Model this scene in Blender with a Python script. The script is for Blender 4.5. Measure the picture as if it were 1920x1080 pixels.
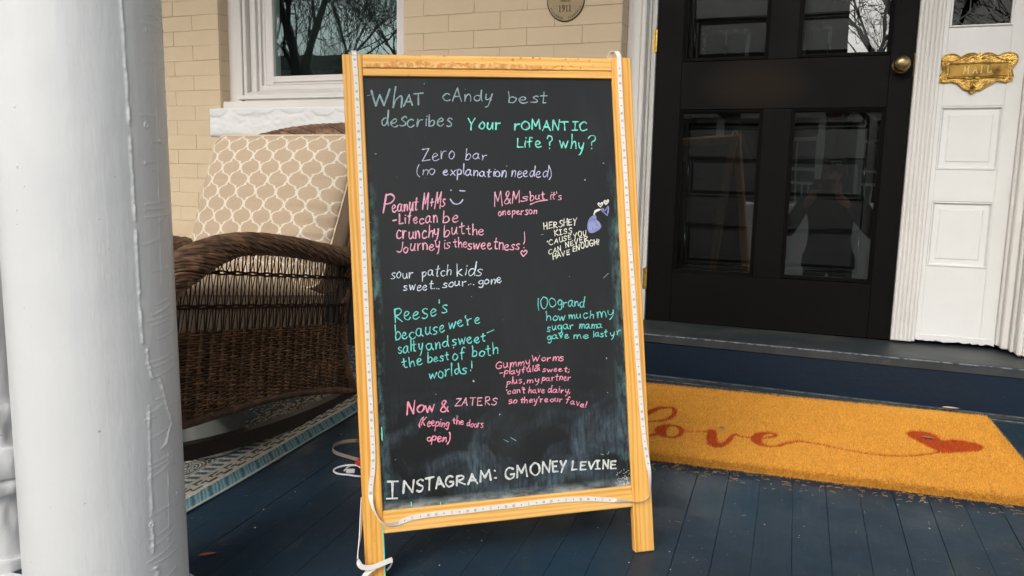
import bpy, bmesh, math, random
import numpy as np
from mathutils import Matrix, Vector, noise
random.seed(7); rng = np.random.default_rng(7)
PI = math.pi
for o in list(bpy.data.objects): bpy.data.objects.remove(o)
SC = bpy.context.scene
COL = SC.collection

# ---------------------------------------------------------------- camera
CAM = Vector((0.61178, -3.14248, 0.57713))
def cam_matrix(yaw, pitch, roll):
    cy, sy = math.cos(yaw), math.sin(yaw)
    Rz = Matrix(((cy, -sy, 0), (sy, cy, 0), (0, 0, 1)))
    f = Vector((0, math.cos(pitch), math.sin(pitch))); u0 = Vector((0, -math.sin(pitch), math.cos(pitch))); r0 = Vector((1, 0, 0))
    r = r0*math.cos(roll)+u0*math.sin(roll); u = -r0*math.sin(roll)+u0*math.cos(roll)
    r, u, b = Rz@r, Rz@u, Rz@(-f)
    return Matrix(((r.x, u.x, b.x, CAM.x), (r.y, u.y, b.y, CAM.y), (r.z, u.z, b.z, CAM.z), (0, 0, 0, 1)))
cd = bpy.data.cameras.new('camera'); cam = bpy.data.objects.new('camera', cd); COL.objects.link(cam)
cam.matrix_world = cam_matrix(math.radians(20.99495), math.radians(-8.19185), math.radians(1.1058))
cd.sensor_width = 36.0; cd.lens = 36.0*1448.79/1920.0; cd.clip_start = 0.01; cd.clip_end = 400
SC.camera = cam

# ---------------------------------------------------------------- light
SUN_EL, SUN_AZ = math.radians(33), math.radians(188)     # azimuth from +Y, clockwise
world = bpy.data.worlds.new('World'); SC.world = world; world.use_nodes = True
wn, wl = world.node_tree.nodes, world.node_tree.links
bg = wn['Background']
sky = wn.new('ShaderNodeTexSky'); sky.sky_type = 'NISHITA'; sky.sun_disc = False
sky.sun_elevation = SUN_EL; sky.sun_rotation = SUN_AZ; sky.air_density = 1.0; sky.dust_density = 3.0; sky.ozone_density = 1.0
hs = wn.new('ShaderNodeHueSaturation'); hs.inputs['Saturation'].default_value = 0.30   # high cloud greys the sky
wl.new(sky.outputs[0], hs.inputs['Color']); wl.new(hs.outputs[0], bg.inputs[0]); bg.inputs[1].default_value = 0.15
sl = bpy.data.lights.new('sun', 'SUN'); sl.energy = 1.5; sl.angle = math.radians(42); sl.color = (1.0, 0.97, 0.92)
sun = bpy.data.objects.new('sun', sl); COL.objects.link(sun)
sd = Vector((math.sin(SUN_AZ)*math.cos(SUN_EL), math.cos(SUN_AZ)*math.cos(SUN_EL), math.sin(SUN_EL)))
sun.rotation_euler = sd.to_track_quat('Z', 'Y').to_euler()
SC.view_settings.view_transform = 'Standard'; SC.view_settings.look = 'None'
SC.view_settings.exposure = 1.0; SC.view_settings.gamma = 1.0; SC.view_settings.use_curve_mapping = False
SC.render.engine = 'CYCLES'
SC.cycles.max_bounces = 8; SC.cycles.transparent_max_bounces = 12; SC.cycles.use_denoising = True

# ---------------------------------------------------------------- helpers
ROOTINV = {}
def tag(o, label=None, cat=None, group=None, kind=None):
    if label: o['label'] = label
    if cat: o['category'] = cat
    if group: o['group'] = group
    if kind: o['kind'] = kind
    return o
def thing(name, label, cat, loc=(0, 0, 0), rot=None, group=None, mw=None):
    o = bpy.data.objects.new(name, None); COL.objects.link(o); o.empty_display_size = 0.05
    if mw is None:
        mw = Matrix.Translation(loc) @ (rot.to_4x4() if rot else Matrix.Identity(4))
    o.matrix_world = mw; ROOTINV[o.name] = mw.inverted()
    return tag(o, label, cat, group)
def rootinv(p):
    while p.parent: p = p.parent
    return ROOTINV[p.name]
def obj(name, data, m, parent=None, local=False, smooth=None, kind=None, label=None):
    """data: BM or mesh in world coordinates (or in the root's own when local)"""
    me = data.mesh(name) if isinstance(data, BM) else data
    if parent is not None and not local: me.transform(rootinv(parent))
    ms = m if isinstance(m, (list, tuple)) else [m]
    me.materials.clear()
    for k in ms: me.materials.append(k)
    if smooth: me.shade_smooth()
    o = bpy.data.objects.new(name, me); COL.objects.link(o)
    if parent is not None: o.parent = parent
    if kind: o['kind'] = kind
    if label: o['label'] = label
    return o
class BM:
    def __init__(s): s.v = []; s.f = []; s.mi = []; s.col = None
    def add(s, vs, fs, mi=0):
        n = len(s.v); s.v += [tuple(p) for p in vs]; s.f += [tuple(i+n for i in f) for f in fs]; s.mi += [mi]*len(fs); return s
    def mesh(s, name):
        me = bpy.data.meshes.new(name); me.from_pydata(s.v, [], s.f); me.update()
        if any(s.mi): me.polygons.foreach_set('material_index', s.mi)
        return me
    def box(s, x0, x1, y0, y1, z0, z1, b=0.0, mi=0, M=None):
        if x0 > x1: x0, x1 = x1, x0
        if y0 > y1: y0, y1 = y1, y0
        if z0 > z1: z0, z1 = z1, z0
        b = min(b, (x1-x0)*.49, (y1-y0)*.49, (z1-z0)*.49)
        if b <= 0:
            vs = [(x, y, z) for x in (x0, x1) for y in (y0, y1) for z in (z0, z1)]
            fs = [(0, 1, 3, 2), (4, 6, 7, 5), (0, 4, 5, 1), (2, 3, 7, 6), (0, 2, 6, 4), (1, 5, 7, 3)]
        else:
            c = ((x0+x1)/2, (y0+y1)/2, (z0+z1)/2); h = ((x1-x0)/2, (y1-y0)/2, (z1-z0)/2)
            vs = []; idx = {}
            for sx in (-1, 1):
                for sy in (-1, 1):
                    for sz in (-1, 1):
                        for a in range(3):
                            q = [h[0]-b, h[1]-b, h[2]-b]; q[a] = h[a]
                            idx[(sx, sy, sz, a)] = len(vs); vs.append((c[0]+sx*q[0], c[1]+sy*q[1], c[2]+sz*q[2]))
            fs = []
            def F(keys):
                ids = [idx[k] for k in keys]
                p = [Vector(vs[i]) for i in ids]; n = (p[1]-p[0]).cross(p[2]-p[0]); m = sum(p, Vector())/len(p)-Vector(c)
                fs.append(tuple(ids if n.dot(m) > 0 else ids[::-1]))
            for sg in (-1, 1):
                F([(sg, -1, -1, 0), (sg, 1, -1, 0), (sg, 1, 1, 0), (sg, -1, 1, 0)])
                F([(-1, sg, -1, 1), (1, sg, -1, 1), (1, sg, 1, 1), (-1, sg, 1, 1)])
                F([(-1, -1, sg, 2), (1, -1, sg, 2), (1, 1, sg, 2), (-1, 1, sg, 2)])
            for p in (-1, 1):
                for q in (-1, 1):
                    F([(p, q, -1, 0), (p, q, 1, 0), (p, q, 1, 1), (p, q, -1, 1)])
                    F([(p, -1, q, 0), (p, 1, q, 0), (p, 1, q, 2), (p, -1, q, 2)])
                    F([(-1, p, q, 1), (1, p, q, 1), (1, p, q, 2), (-1, p, q, 2)])
            for a in (-1, 1):
                for bb in (-1, 1):
                    for cc in (-1, 1): F([(a, bb, cc, 0), (a, bb, cc, 1), (a, bb, cc, 2)])
        if M is not None: vs = [tuple(M @ Vector(p)) for p in vs]
        return s.add(vs, fs, mi)
    def tube(s, pts, r, n=6, cap=True, ry=None, mi=0):
        pts = [Vector(p) for p in pts]; rs = r if isinstance(r, (list, tuple)) else [r]*len(pts)
        vs = []; fs = []; prev = None
        for i, p in enumerate(pts):
            t = (pts[min(i+1, len(pts)-1)]-pts[max(i-1, 0)])
            if t.length < 1e-9: t = Vector((0, 0, 1))
            t.normalize()
            if prev is None:
                a = Vector((0, 0, 1)) if abs(t.z) < .9 else Vector((1, 0, 0)); u = t.cross(a).normalized()
            else:
                u = (prev-t*prev.dot(t))
                u = u.normalized() if u.length > 1e-6 else t.orthogonal().normalized()
            prev = u; w = t.cross(u)
            for k in range(n):
                an = 2*PI*k/n; vs.append(p+u*math.cos(an)*rs[i]+w*math.sin(an)*rs[i]*(ry or 1))
        for i in range(len(pts)-1):
            for k in range(n): fs.append((i*n+k, i*n+(k+1) % n, (i+1)*n+(k+1) % n, (i+1)*n+k))
        if cap: fs += [tuple(range(n))[::-1], tuple((len(pts)-1)*n+k for k in range(n))]
        return s.add(vs, fs, mi)
    def lathe(s, prof, M=None, n=32, mi=0):
        vs = []; fs = []
        for r, z in prof:
            for k in range(n): vs.append(Vector((r*math.cos(2*PI*k/n), r*math.sin(2*PI*k/n), z)))
        for i in range(len(prof)-1):
            for k in range(n): fs.append((i*n+k, i*n+(k+1) % n, (i+1)*n+(k+1) % n, (i+1)*n+k))
        fs += [tuple(range(n))[::-1], tuple((len(prof)-1)*n+k for k in range(n))]
        if M is not None: vs = [M @ p for p in vs]
        return s.add(vs, fs, mi)
    def prism(s, outline, y0, y1, M=None, mi=0):
        """outline of (x,z) extruded between y0 (front, the smaller) and y1"""
        n = len(outline)
        from mathutils.geometry import tessellate_polygon
        tri = tessellate_polygon([[Vector((x, z, 0)) for x, z in outline]])
        vs = [Vector((x, y0, z)) for x, z in outline]+[Vector((x, y1, z)) for x, z in outline]
        A = sum(outline[i][0]*outline[(i+1) % n][1]-outline[(i+1) % n][0]*outline[i][1] for i in range(n))
        fs = []
        for t in tri:
            a, b, c = [outline[i] for i in t]
            ar = (b[0]-a[0])*(c[1]-a[1])-(c[0]-a[0])*(b[1]-a[1])
            t = tuple(t) if ar > 0 else tuple(t)[::-1]
            fs.append(t); fs.append(tuple(i+n for i in t[::-1]))
        for i in range(n):
            j = (i+1) % n; q = (i, i+n, j+n, j)
            fs.append(q if A > 0 else q[::-1])
        if M is not None: vs = [M @ p for p in vs]
        return s.add(vs, fs, mi)
def catmull(pts, step=6, closed=False):
    P = [Vector(p) for p in pts]
    if len(P) < 3: return P
    out = []
    n = len(P)
    rngi = range(n if closed else n-1)
    for i in rngi:
        if closed: a, b, c, d = P[i-1], P[i], P[(i+1) % n], P[(i+2) % n]
        else: a, b, c, d = P[max(i-1, 0)], P[i], P[i+1], P[min(i+2, n-1)]
        for k in range(step):
            t = k/step
            out.append(0.5*((2*b)+(c-a)*t+(2*a-5*b+4*c-d)*t*t+(3*b-a-3*c+d)*t*t*t))
    if not closed: out.append(P[-1])
    return out
def split(name, bms, m, parent=None, **k): return [obj(name, b, m, parent, **k) for b in bms]
def colour_attr(me, cols):
    a = me.color_attributes.new('print', 'FLOAT_COLOR', 'POINT')
    a.data.foreach_set('color', np.asarray(cols, dtype=np.float32).reshape(-1))
def grid_mesh(name, X, Y, Z):
    """arrays (n,m) -> quad mesh, fast"""
    n, m = X.shape
    me = bpy.data.meshes.new(name)
    co = np.stack([X, Y, Z], -1).reshape(-1, 3).astype(np.float32)
    i = np.arange((n-1)*(m-1)); r = i//(m-1); c = i % (m-1); a = r*m+c
    q = np.stack([a, a+1, a+m+1, a+m], 1).astype(np.int32)
    me.vertices.add(n*m); me.vertices.foreach_set('co', co.reshape(-1))
    me.loops.add(q.size); me.loops.foreach_set('vertex_index', q.reshape(-1))
    me.polygons.add(len(q)); me.polygons.foreach_set('loop_start', np.arange(0, q.size, 4, dtype=np.int32))
    me.update(calc_edges=True); me.validate()
    return me

# ---------------------------------------------------------------- materials
class Mat:
    def __init__(s, name, color=(.5, .5, .5), rough=.6, metal=0.0, spec=.5):
        s.m = bpy.data.materials.new(name); s.m.use_nodes = True; s.n = s.m.node_tree.nodes; s.l = s.m.node_tree.links
        s.b = s.n['Principled BSDF']; s.b.inputs['Base Color'].default_value = (*color, 1)
        s.b.inputs['Roughness'].default_value = rough; s.b.inputs['Metallic'].default_value = metal
        s.b.inputs['Specular IOR Level'].default_value = spec; s.col = None; s.hgt = None; s.rough0 = rough
        s.base = color; s.tc = s.n.new('ShaderNodeTexCoord')
    def node(s, t, **k):
        x = s.n.new(t)
        for a, v in k.items(): setattr(x, a, v)
        return x
    def coords(s, scale=(1, 1, 1), rot=(0, 0, 0), gen='Object'):
        mp = s.node('ShaderNodeMapping'); mp.inputs['Scale'].default_value = scale; mp.inputs['Rotation'].default_value = rot
        s.l.new(s.tc.outputs[gen], mp.inputs[0]); return mp.outputs[0]
    def noise(s, scale, detail=4, co=None, rough=.55, dist=0.0):
        t = s.node('ShaderNodeTexNoise'); t.inputs['Scale'].default_value = scale; t.inputs['Detail'].default_value = detail
        t.inputs['Roughness'].default_value = rough; t.inputs['Distortion'].default_value = dist
        s.l.new(co or s.coords(), t.inputs['Vector']); return t.outputs[0]
    def ramp(s, inp, a, b):
        r = s.node('ShaderNodeMapRange'); r.inputs[1].default_value = a; r.inputs[2].default_value = b
        s.l.new(inp, r.inputs[0]); return r.outputs[0]
    def cur(s):
        if s.col is None:
            r = s.node('ShaderNodeRGB'); r.outputs[0].default_value = (*s.base, 1); s.col = r.outputs[0]
        return s.col
    def mix(s, fac, color, amt=1.0, mode='MIX'):
        x = s.node('ShaderNodeMix', data_type='RGBA', blend_type=mode)
        if isinstance(fac, (int, float)): x.inputs[0].default_value = fac
        else:
            k = s.node('ShaderNodeMath', operation='MULTIPLY'); s.l.new(fac, k.inputs[0]); k.inputs[1].default_value = amt
            s.l.new(k.outputs[0], x.inputs[0])
        s.l.new(s.cur(), x.inputs[6])
        if isinstance(color, tuple): x.inputs[7].default_value = (*color, 1)
        else: s.l.new(color, x.inputs[7])
        s.col = x.outputs[2]; s.l.new(s.col, s.b.inputs['Base Color']); return s
    def bump(s, h, strength=.3, dist=.002):
        b = s.node('ShaderNodeBump'); b.inputs['Strength'].default_value = strength; b.inputs['Distance'].default_value = dist
        s.l.new(h, b.inputs['Height'])
        if s.hgt is not None: s.l.new(s.hgt, b.inputs['Normal'])
        s.hgt = b.outputs[0]; s.l.new(s.hgt, s.b.inputs['Normal']); return s
    def roughmap(s, h, a, b):
        r = s.node('ShaderNodeMapRange'); r.inputs[1].default_value = .3; r.inputs[2].default_value = .7
        r.inputs[3].default_value = a; r.inputs[4].default_value = b; s.l.new(h, r.inputs[0]); s.l.new(r.outputs[0], s.b.inputs['Roughness']); return s
    def attr(s, name='print'):
        a = s.node('ShaderNodeAttribute'); a.attribute_name = name; s.col = a.outputs[0]; s.l.new(s.col, s.b.inputs['Base Color']); return s

def painted(name, c, rough=.45, dirt=.12, dirtc=(.35, .30, .24), brush=(1, 1, .05), bs=.25):
    m = Mat(name, c, rough)
    m.mix(m.ramp(m.noise(2.3, 6), .45, .75), tuple(v*.86 for v in c), .8)
    m.mix(m.ramp(m.noise(38, 5), .62, .78), dirtc, dirt)
    m.bump(m.noise(160, 3, m.coords(brush)), bs, .0012); m.bump(m.noise(30, 4), .25, .002)
    return m
M_trim = painted('white_trim_paint', (.70, .68, .64))
M_trim.mix(M_trim.ramp(M_trim.noise(90, 3, None, .7), .70, .76), (.28, .22, .16), .5)
M_wtrim = painted('window_trim_paint', (.66, .63, .60), .4, .1)
M_vinyl = painted('window_sash_vinyl', (.68, .64, .62), .35, .05)
M_side = painted('sidelight_paint', (.72, .715, .69), .42, .12, (.45, .38, .3), (1, 1, 8.0), .35)
M_stone = painted('painted_rough_stone', (.70, .69, .67), .6, .2, (.4, .36, .3), (1, 1, 1), .4)
M_brick = Mat('tan_painted_brick', (.60, .465, .305), .62)
_oi = M_brick.node('ShaderNodeObjectInfo'); M_brick.mix(_oi.outputs['Random'], (.56, .43, .28), .35)
M_brick.mix(M_brick.ramp(M_brick.noise(5, 5), .4, .7), (.56, .43, .28), .7)
M_brick.mix(M_brick.ramp(M_brick.noise(60, 4), .66, .75), (.30, .2, .12), .30)
M_brick.bump(M_brick.noise(90, 5), .35, .002).bump(M_brick.noise(14, 3), .4, .004)
M_mortar = Mat('painted_mortar', (.52, .40, .26), .8); M_mortar.bump(M_mortar.noise(120, 4), .5, .003)
M_col = Mat('white_column_paint', (.61, .615, .61), .34)
M_col.mix(M_col.ramp(M_col.noise(3, 5), .45, .7), (.55, .56, .57), .8)
M_col.mix(M_col.ramp(M_col.noise(120, 2, None, .3), .79, .80), (.2, .17, .13), .6)
M_col.bump(M_col.noise(35, 5, M_col.coords((1, 1, .12))), .5, .003).bump(M_col.noise(11, 4, M_col.coords((1, 1, .6))), .5, .006)
_v = M_col.node('ShaderNodeTexVoronoi', feature='DISTANCE_TO_EDGE'); _v.inputs['Scale'].default_value = 16
M_col.l.new(M_col.coords((1.4, 1.4, .35)), _v.inputs['Vector'])
M_floorp = Mat('navy_floor_paint', (.014, .025, .040), .45, 0, .25)
M_floorp.mix(M_floorp.ramp(M_floorp.noise(2.2, 5), .4, .7), (.012, .041, .068), .9)
M_floorp.mix(M_floorp.ramp(M_floorp.noise(16, 6, M_floorp.coords((1, .3, 1)), .65), .56, .72), (.062, .070, .072), .6)
M_floorp.mix(M_floorp.ramp(M_floorp.noise(75, 3, M_floorp.coords((1, .45, 1)), .6, 1.2), .69, .73), (.22, .24, .25), .55)
M_floorp.mix(M_floorp.ramp(M_floorp.noise(150, 2, M_floorp.coords((.35, 1, 1)), .6, .8), .73, .76), (.42, .42, .40), .6)
_oi = M_floorp.node('ShaderNodeObjectInfo'); M_floorp.mix(_oi.outputs['Random'], (.015, .032, .050), .6)
M_floorp.roughmap(M_floorp.noise(9, 5), .3, .55)
M_floorp.bump(M_floorp.noise(130, 4, M_floorp.coords((1, .08, 1))), .5, .0015).bump(M_floorp.noise(18, 4), .3, .003)
M_step = Mat('navy_riser_paint', (.0065, .0150, .0285), .42, 0, .25)
M_step.mix(M_step.ramp(M_step.noise(60, 5), .7, .78), (.10, .12, .14), .5)
M_step.bump(M_step.noise(55, 5, None, .6), .4, .003)
M_tread = Mat('dark_tread_paint', (.028, .034, .037), .5, 0, .3)
M_tread.mix(M_tread.ramp(M_tread.noise(6, 6), .45, .7), (.06, .065, .06), .9)
M_tread.mix(M_tread.ramp(M_tread.noise(34, 4), .66, .76), (.16, .12, .08), .35).bump(M_tread.noise(80, 4), .3, .002)
M_edge = Mat('worn_paint_edge', (.16, .19, .20), .7); M_edge.mix(M_edge.ramp(M_edge.noise(45, 4), .45, .6), (.02, .03, .05), .95)
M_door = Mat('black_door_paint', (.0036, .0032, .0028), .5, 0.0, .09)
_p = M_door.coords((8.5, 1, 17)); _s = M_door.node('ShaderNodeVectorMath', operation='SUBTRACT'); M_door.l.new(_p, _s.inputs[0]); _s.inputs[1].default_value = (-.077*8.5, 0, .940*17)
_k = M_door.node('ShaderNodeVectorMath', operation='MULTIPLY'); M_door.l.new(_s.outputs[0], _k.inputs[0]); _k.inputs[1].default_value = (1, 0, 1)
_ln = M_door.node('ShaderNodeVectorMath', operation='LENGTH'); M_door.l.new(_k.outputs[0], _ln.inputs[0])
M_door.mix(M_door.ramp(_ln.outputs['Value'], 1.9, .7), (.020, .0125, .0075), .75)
M_door.bump(M_door.noise(170, 4, M_door.coords((.05, 1, 1))), .35, .0012).roughmap(M_door.noise(6, 4), .42, .58)
M_gloss = Mat('gloss_black_paint', (.006, .006, .006), .26); M_gloss.bump(M_gloss.noise(60, 3, M_gloss.coords((.2, 1, 1))), .15, .001)
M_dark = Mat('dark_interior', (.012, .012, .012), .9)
def brass(name, c, rough, bs=.4, sc=160):
    m = Mat(name, c, rough, 1.0); m.mix(m.ramp(m.noise(26, 5), .45, .7), (c[0]*.22, c[1]*.17, c[2]*.15), .9)
    m.bump(m.noise(sc, 3), bs, .002); return m
M_brass = brass('aged_brass', (.50, .31, .085), .25, 1.0, 190)
M_brassd = brass('dark_brass', (.20, .12, .045), .4, .3)
M_hinge = brass('yellow_brass', (.85, .58, .16), .3, .2)
M_knob = brass('worn_knob_brass', (.34, .25, .13), .33, .1)
M_bronze = Mat('bronze_plaque', (.20, .145, .085), .42, .55); M_bronze.mix(M_bronze.ramp(M_bronze.noise(50, 4), .45, .65), (.15, .13, .06), .8).bump(M_bronze.noise(300, 3), .4, .001)
M_bronzet = Mat('raised_dark_lettering', (.012, .009, .006), .5)
M_plate = Mat('dull_bronze_plate', (.0135, .009, .0055), .9, 0, .12)
def wood(name, c, c2, ax):
    m = Mat(name, c, .42)
    sc = [14, 14, 14]; sc[ax] = .7
    w = m.node('ShaderNodeTexWave', wave_type='BANDS', bands_direction='X' if ax != 0 else 'Z'); w.inputs['Scale'].default_value = 2.2
    w.inputs['Distortion'].default_value = 7; w.inputs['Detail'].default_value = 3; w.inputs['Detail Scale'].default_value = 1.2
    m.l.new(m.coords(tuple(sc)), w.inputs['Vector'])
    m.mix(m.ramp(w.outputs[0], .35, .9), c2, .8)
    sc2 = [60, 60, 60]; sc2[ax] = 2.0
    m.mix(m.ramp(m.noise(1.0, 5, m.coords(tuple(sc2))), .5, .75), (c2[0]*.78, c2[1]*.66, c2[2]*.5), .75)
    m.mix(m.ramp(m.noise(9, 4), .66, .74), (c2[0]*.62, c2[1]*.50, c2[2]*.4), .6)
    m.mix(m.ramp(m.noise(24, 5, None, .7), .66, .74), (c2[0]*.35, c2[1]*.25, c2[2]*.25), .8)
    sc3 = [9, 9, 9]; sc3[ax] = 1.3
    m.mix(m.ramp(m.noise(1.0, 3, m.coords(tuple(sc3)), .5, 1.5), .45, .7), (min(1, c[0]*1.05), c[1]*1.12, c[2]*1.5), .5)
    m.bump(m.noise(1.0, 5, m.coords(tuple(sc2))), .5, .0012).roughmap(m.noise(12, 4), .36, .6)
    return m
M_woodv = wood('varnished_pine_upright', (.80, .43, .095), (.64, .28, .035), 2)
M_woodr = wood('shaded_rear_pine', (.22, .12, .045), (.15, .07, .02), 2)  # same pine with the shade of the rear leaf put into its colour
M_woodh = wood('varnished_pine_rail', (.81, .46, .12), (.66, .31, .05), 0)
M_chip = Mat('exposed_chipped_pine', (.62, .28, .07), .8); M_chip.mix(M_chip.ramp(M_chip.noise(90, 5), .45, .6), (.80, .50, .22), .9).bump(M_chip.noise(160, 4), 1, .003)
M_teal = Mat('teal_paint_smear', (.10, .62, .50), .6)
M_rubber = Mat('black_rubber', (.012, .012, .012), .7)
# chalkboard: black paint, wiped chalk dust towards the foot, teal smears along the edges
M_board = Mat('wiped_blackboard', (.0055, .0064, .0068), .33, 0, .36)
mb = M_board
sx = mb.node('ShaderNodeSeparateXYZ'); mb.l.new(mb.tc.outputs['Object'], sx.inputs[0])
low = mb.node('ShaderNodeMapRange', interpolation_type='SMOOTHSTEP'); low.inputs[1].default_value = .30; low.inputs[2].default_value = .07; mb.l.new(sx.outputs[2], low.inputs[0])
st = mb.ramp(mb.noise(1, 6, mb.coords((8, 1, 9)), .62, 1.2), .44, .72)
fi = mb.ramp(mb.noise(1, 4, mb.coords((150, 1, 26)), .6), .3, .75)
k1 = mb.node('ShaderNodeMath', operation='MULTIPLY'); mb.l.new(st, k1.inputs[0]); mb.l.new(low.outputs[0], k1.inputs[1])
k2 = mb.node('ShaderNodeMath', operation='MULTIPLY'); mb.l.new(k1.outputs[0], k2.inputs[0]); mb.l.new(fi, k2.inputs[1])
mb.mix(k2.outputs[0], (.24, .36, .45), .45)
dust = mb.ramp(mb.noise(1, 5, mb.coords((6, 1, 2.2)), .6), .5, .85); mb.mix(dust, (.05, .06, .065), .25)
for (a, b, seed) in ((.514, .541, 3.1), (.020, -.002, 9.7)):
    e = mb.ramp(sx.outputs[0], a, b); nn = mb.ramp(mb.noise(1, 6, mb.coords((40, 1, 9+seed)), .7), .46, .66)
    z = mb.node('ShaderNodeMath', operation='MULTIPLY'); mb.l.new(e, z.inputs[0]); mb.l.new(nn, z.inputs[1])
    z2 = mb.node('ShaderNodeMapRange'); z2.inputs[1].default_value = .72; z2.inputs[2].default_value = .58; mb.l.new(sx.outputs[2], z2.inputs[0])
    z3 = mb.node('ShaderNodeMath', operation='MULTIPLY'); mb.l.new(z.outputs[0], z3.inputs[0]); mb.l.new(z2.outputs[0], z3.inputs[1])
    mb.mix(z3.outputs[0], (.16, .34, .34), .8)
e = mb.ramp(sx.outputs[2], .020, -.002); nn = mb.ramp(mb.noise(1, 6, mb.coords((22, 1, 60)), .7), .35, .6)
z = mb.node('ShaderNodeMath', operation='MULTIPLY'); mb.l.new(e, z.inputs[0]); mb.l.new(nn, z.inputs[1]); mb.mix(z.outputs[0], (.45, .50, .50), .7)
mb.mix(mb.ramp(mb.noise(85, 2, None, .5), .775, .79), (.5, .55, .55), .7)
mb.roughmap(mb.noise(4, 4), .30, .44); mb.bump(mb.noise(60, 3), .06, .001)
def chalk(name, c, fade=.35):
    m = Mat(name, c, .75); m.mix(m.ramp(m.noise(420, 4, None, .7), .42, .60), tuple(v*.38+.008 for v in c), fade+.2); m.mix(m.ramp(m.noise(110, 3, None, .6), .46, .66), tuple(v*.42+.008 for v in c), .6); return m
CH = dict(F=chalk('faded_chalk', (.30, .42, .44), .45), M=chalk('mint_chalk', (.20, .80, .64)), V=chalk('lavender_chalk', (.58, .57, .78)), P=chalk('pink_chalk', (.90, .42, .54)),
          R=chalk('strong_pink_chalk', (.95, .33, .46)), S=chalk('pale_blue_chalk', (.68, .78, .86)), T=chalk('teal_chalk', (.17, .70, .62)), H=chalk('white_chalk', (.74, .76, .72), .5), I=chalk('cream_chalk', (.88, .86, .72)), K=chalk('periwinkle_chalk', (.28, .31, .62), .5))
M_strip = Mat('white_strip_silicone', (.74, .70, .64), .35)
M_led = Mat('led_chip', (.50, .47, .38), .25); M_tiny = Mat('tiny_resistor', (.03, .03, .03), .4); M_cut = Mat('copper_cut_mark', (.62, .38, .26), .5)
M_fab = Mat('trellis_fabric'); M_fab.attr(); M_fab.b.inputs['Roughness'].default_value = .9
M_fab.mix(M_fab.ramp(M_fab.noise(420, 2), .35, .7), (.30, .22, .14), .35).bump(M_fab.noise(900, 2), .5, .0008).bump(M_fab.noise(16, 4), .35, .006)
M_seat = Mat('plain_beige_fabric', (.62, .48, .33), .9); M_seat.mix(M_seat.ramp(M_seat.noise(420, 2), .35, .7), (.33, .25, .17), .6).bump(M_seat.noise(900, 2), .5, .0008)
M_wick = Mat('brown_wicker', (.098, .053, .031), .40)
M_wick.mix(M_wick.ramp(M_wick.noise(28, 4), .45, .62), (.25, .135, .075), .85).mix(M_wick.ramp(M_wick.noise(70, 4), .52, .68), (.04, .021, .013), .8)
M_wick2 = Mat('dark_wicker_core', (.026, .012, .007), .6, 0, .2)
M_run = Mat('dark_rocker_wood', (.018, .011, .009), .45); M_run.bump(M_run.noise(20, 3), .2, .002)
M_steel = Mat('brushed_steel', (.78, .78, .75), .30, .85); M_steel.bump(M_steel.noise(60, 3, M_steel.coords((1, 1, .05))), .12, .001)
M_rug = Mat('woven_rug'); M_rug.attr(); M_rug.b.inputs['Roughness'].default_value = .85
_w = M_rug.node('ShaderNodeTexWave', wave_type='BANDS', bands_direction='Y'); _w.inputs['Scale'].default_value = 70; M_rug.l.new(M_rug.coords(), _w.inputs['Vector'])
M_rug.bump(_w.outputs[0], .5, .002); M_rug.mix(M_rug.ramp(M_rug.noise(330, 2), .5, .7), (.10, .12, .12), .35)
M_coir = Mat('coir_fibre'); M_coir.attr(); M_coir.b.inputs['Roughness'].default_value = .85
M_coir.b.inputs['Specular IOR Level'].default_value = .2
M_coir.mix(M_coir.ramp(M_coir.noise(210, 3), .45, .7), (.45, .20, .03), .35)
M_fibre = Mat('loose_coir', (.55, .35, .14), .8)
M_red = Mat('red_connector', (.62, .02, .03), .3); M_white = Mat('white_plastic', (.78, .77, .80), .3)
M_cable = Mat('brown_strip_back', (.30, .24, .19), .4); M_leaf = Mat('dry_leaf', (.24, .075, .035), .6); M_leaf.mix(M_leaf.ramp(M_leaf.noise(50, 4), .4, .7), (.10, .04, .03), .7)
M_blackp = Mat('black_plastic', (.01, .01, .01), .35)
M_green = Mat('green_grey_cloth', (.07, .10, .08), .9); M_green.bump(M_green.noise(40, 4), .4, .004)
M_pink = Mat('striped_pinkish_cloth', (.32, .26, .27), .9)
_w = M_pink.node('ShaderNodeTexWave', wave_type='BANDS', bands_direction='Z'); _w.inputs['Scale'].default_value = 30; _w.inputs['Distortion'].default_value = 1; M_pink.l.new(M_pink.coords((1, 1, 1), (.6, .3, 0)), _w.inputs['Vector'])
M_pink.mix(M_pink.ramp(_w.outputs[0], .5, .7), (.18, .17, .16), .8)
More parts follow.
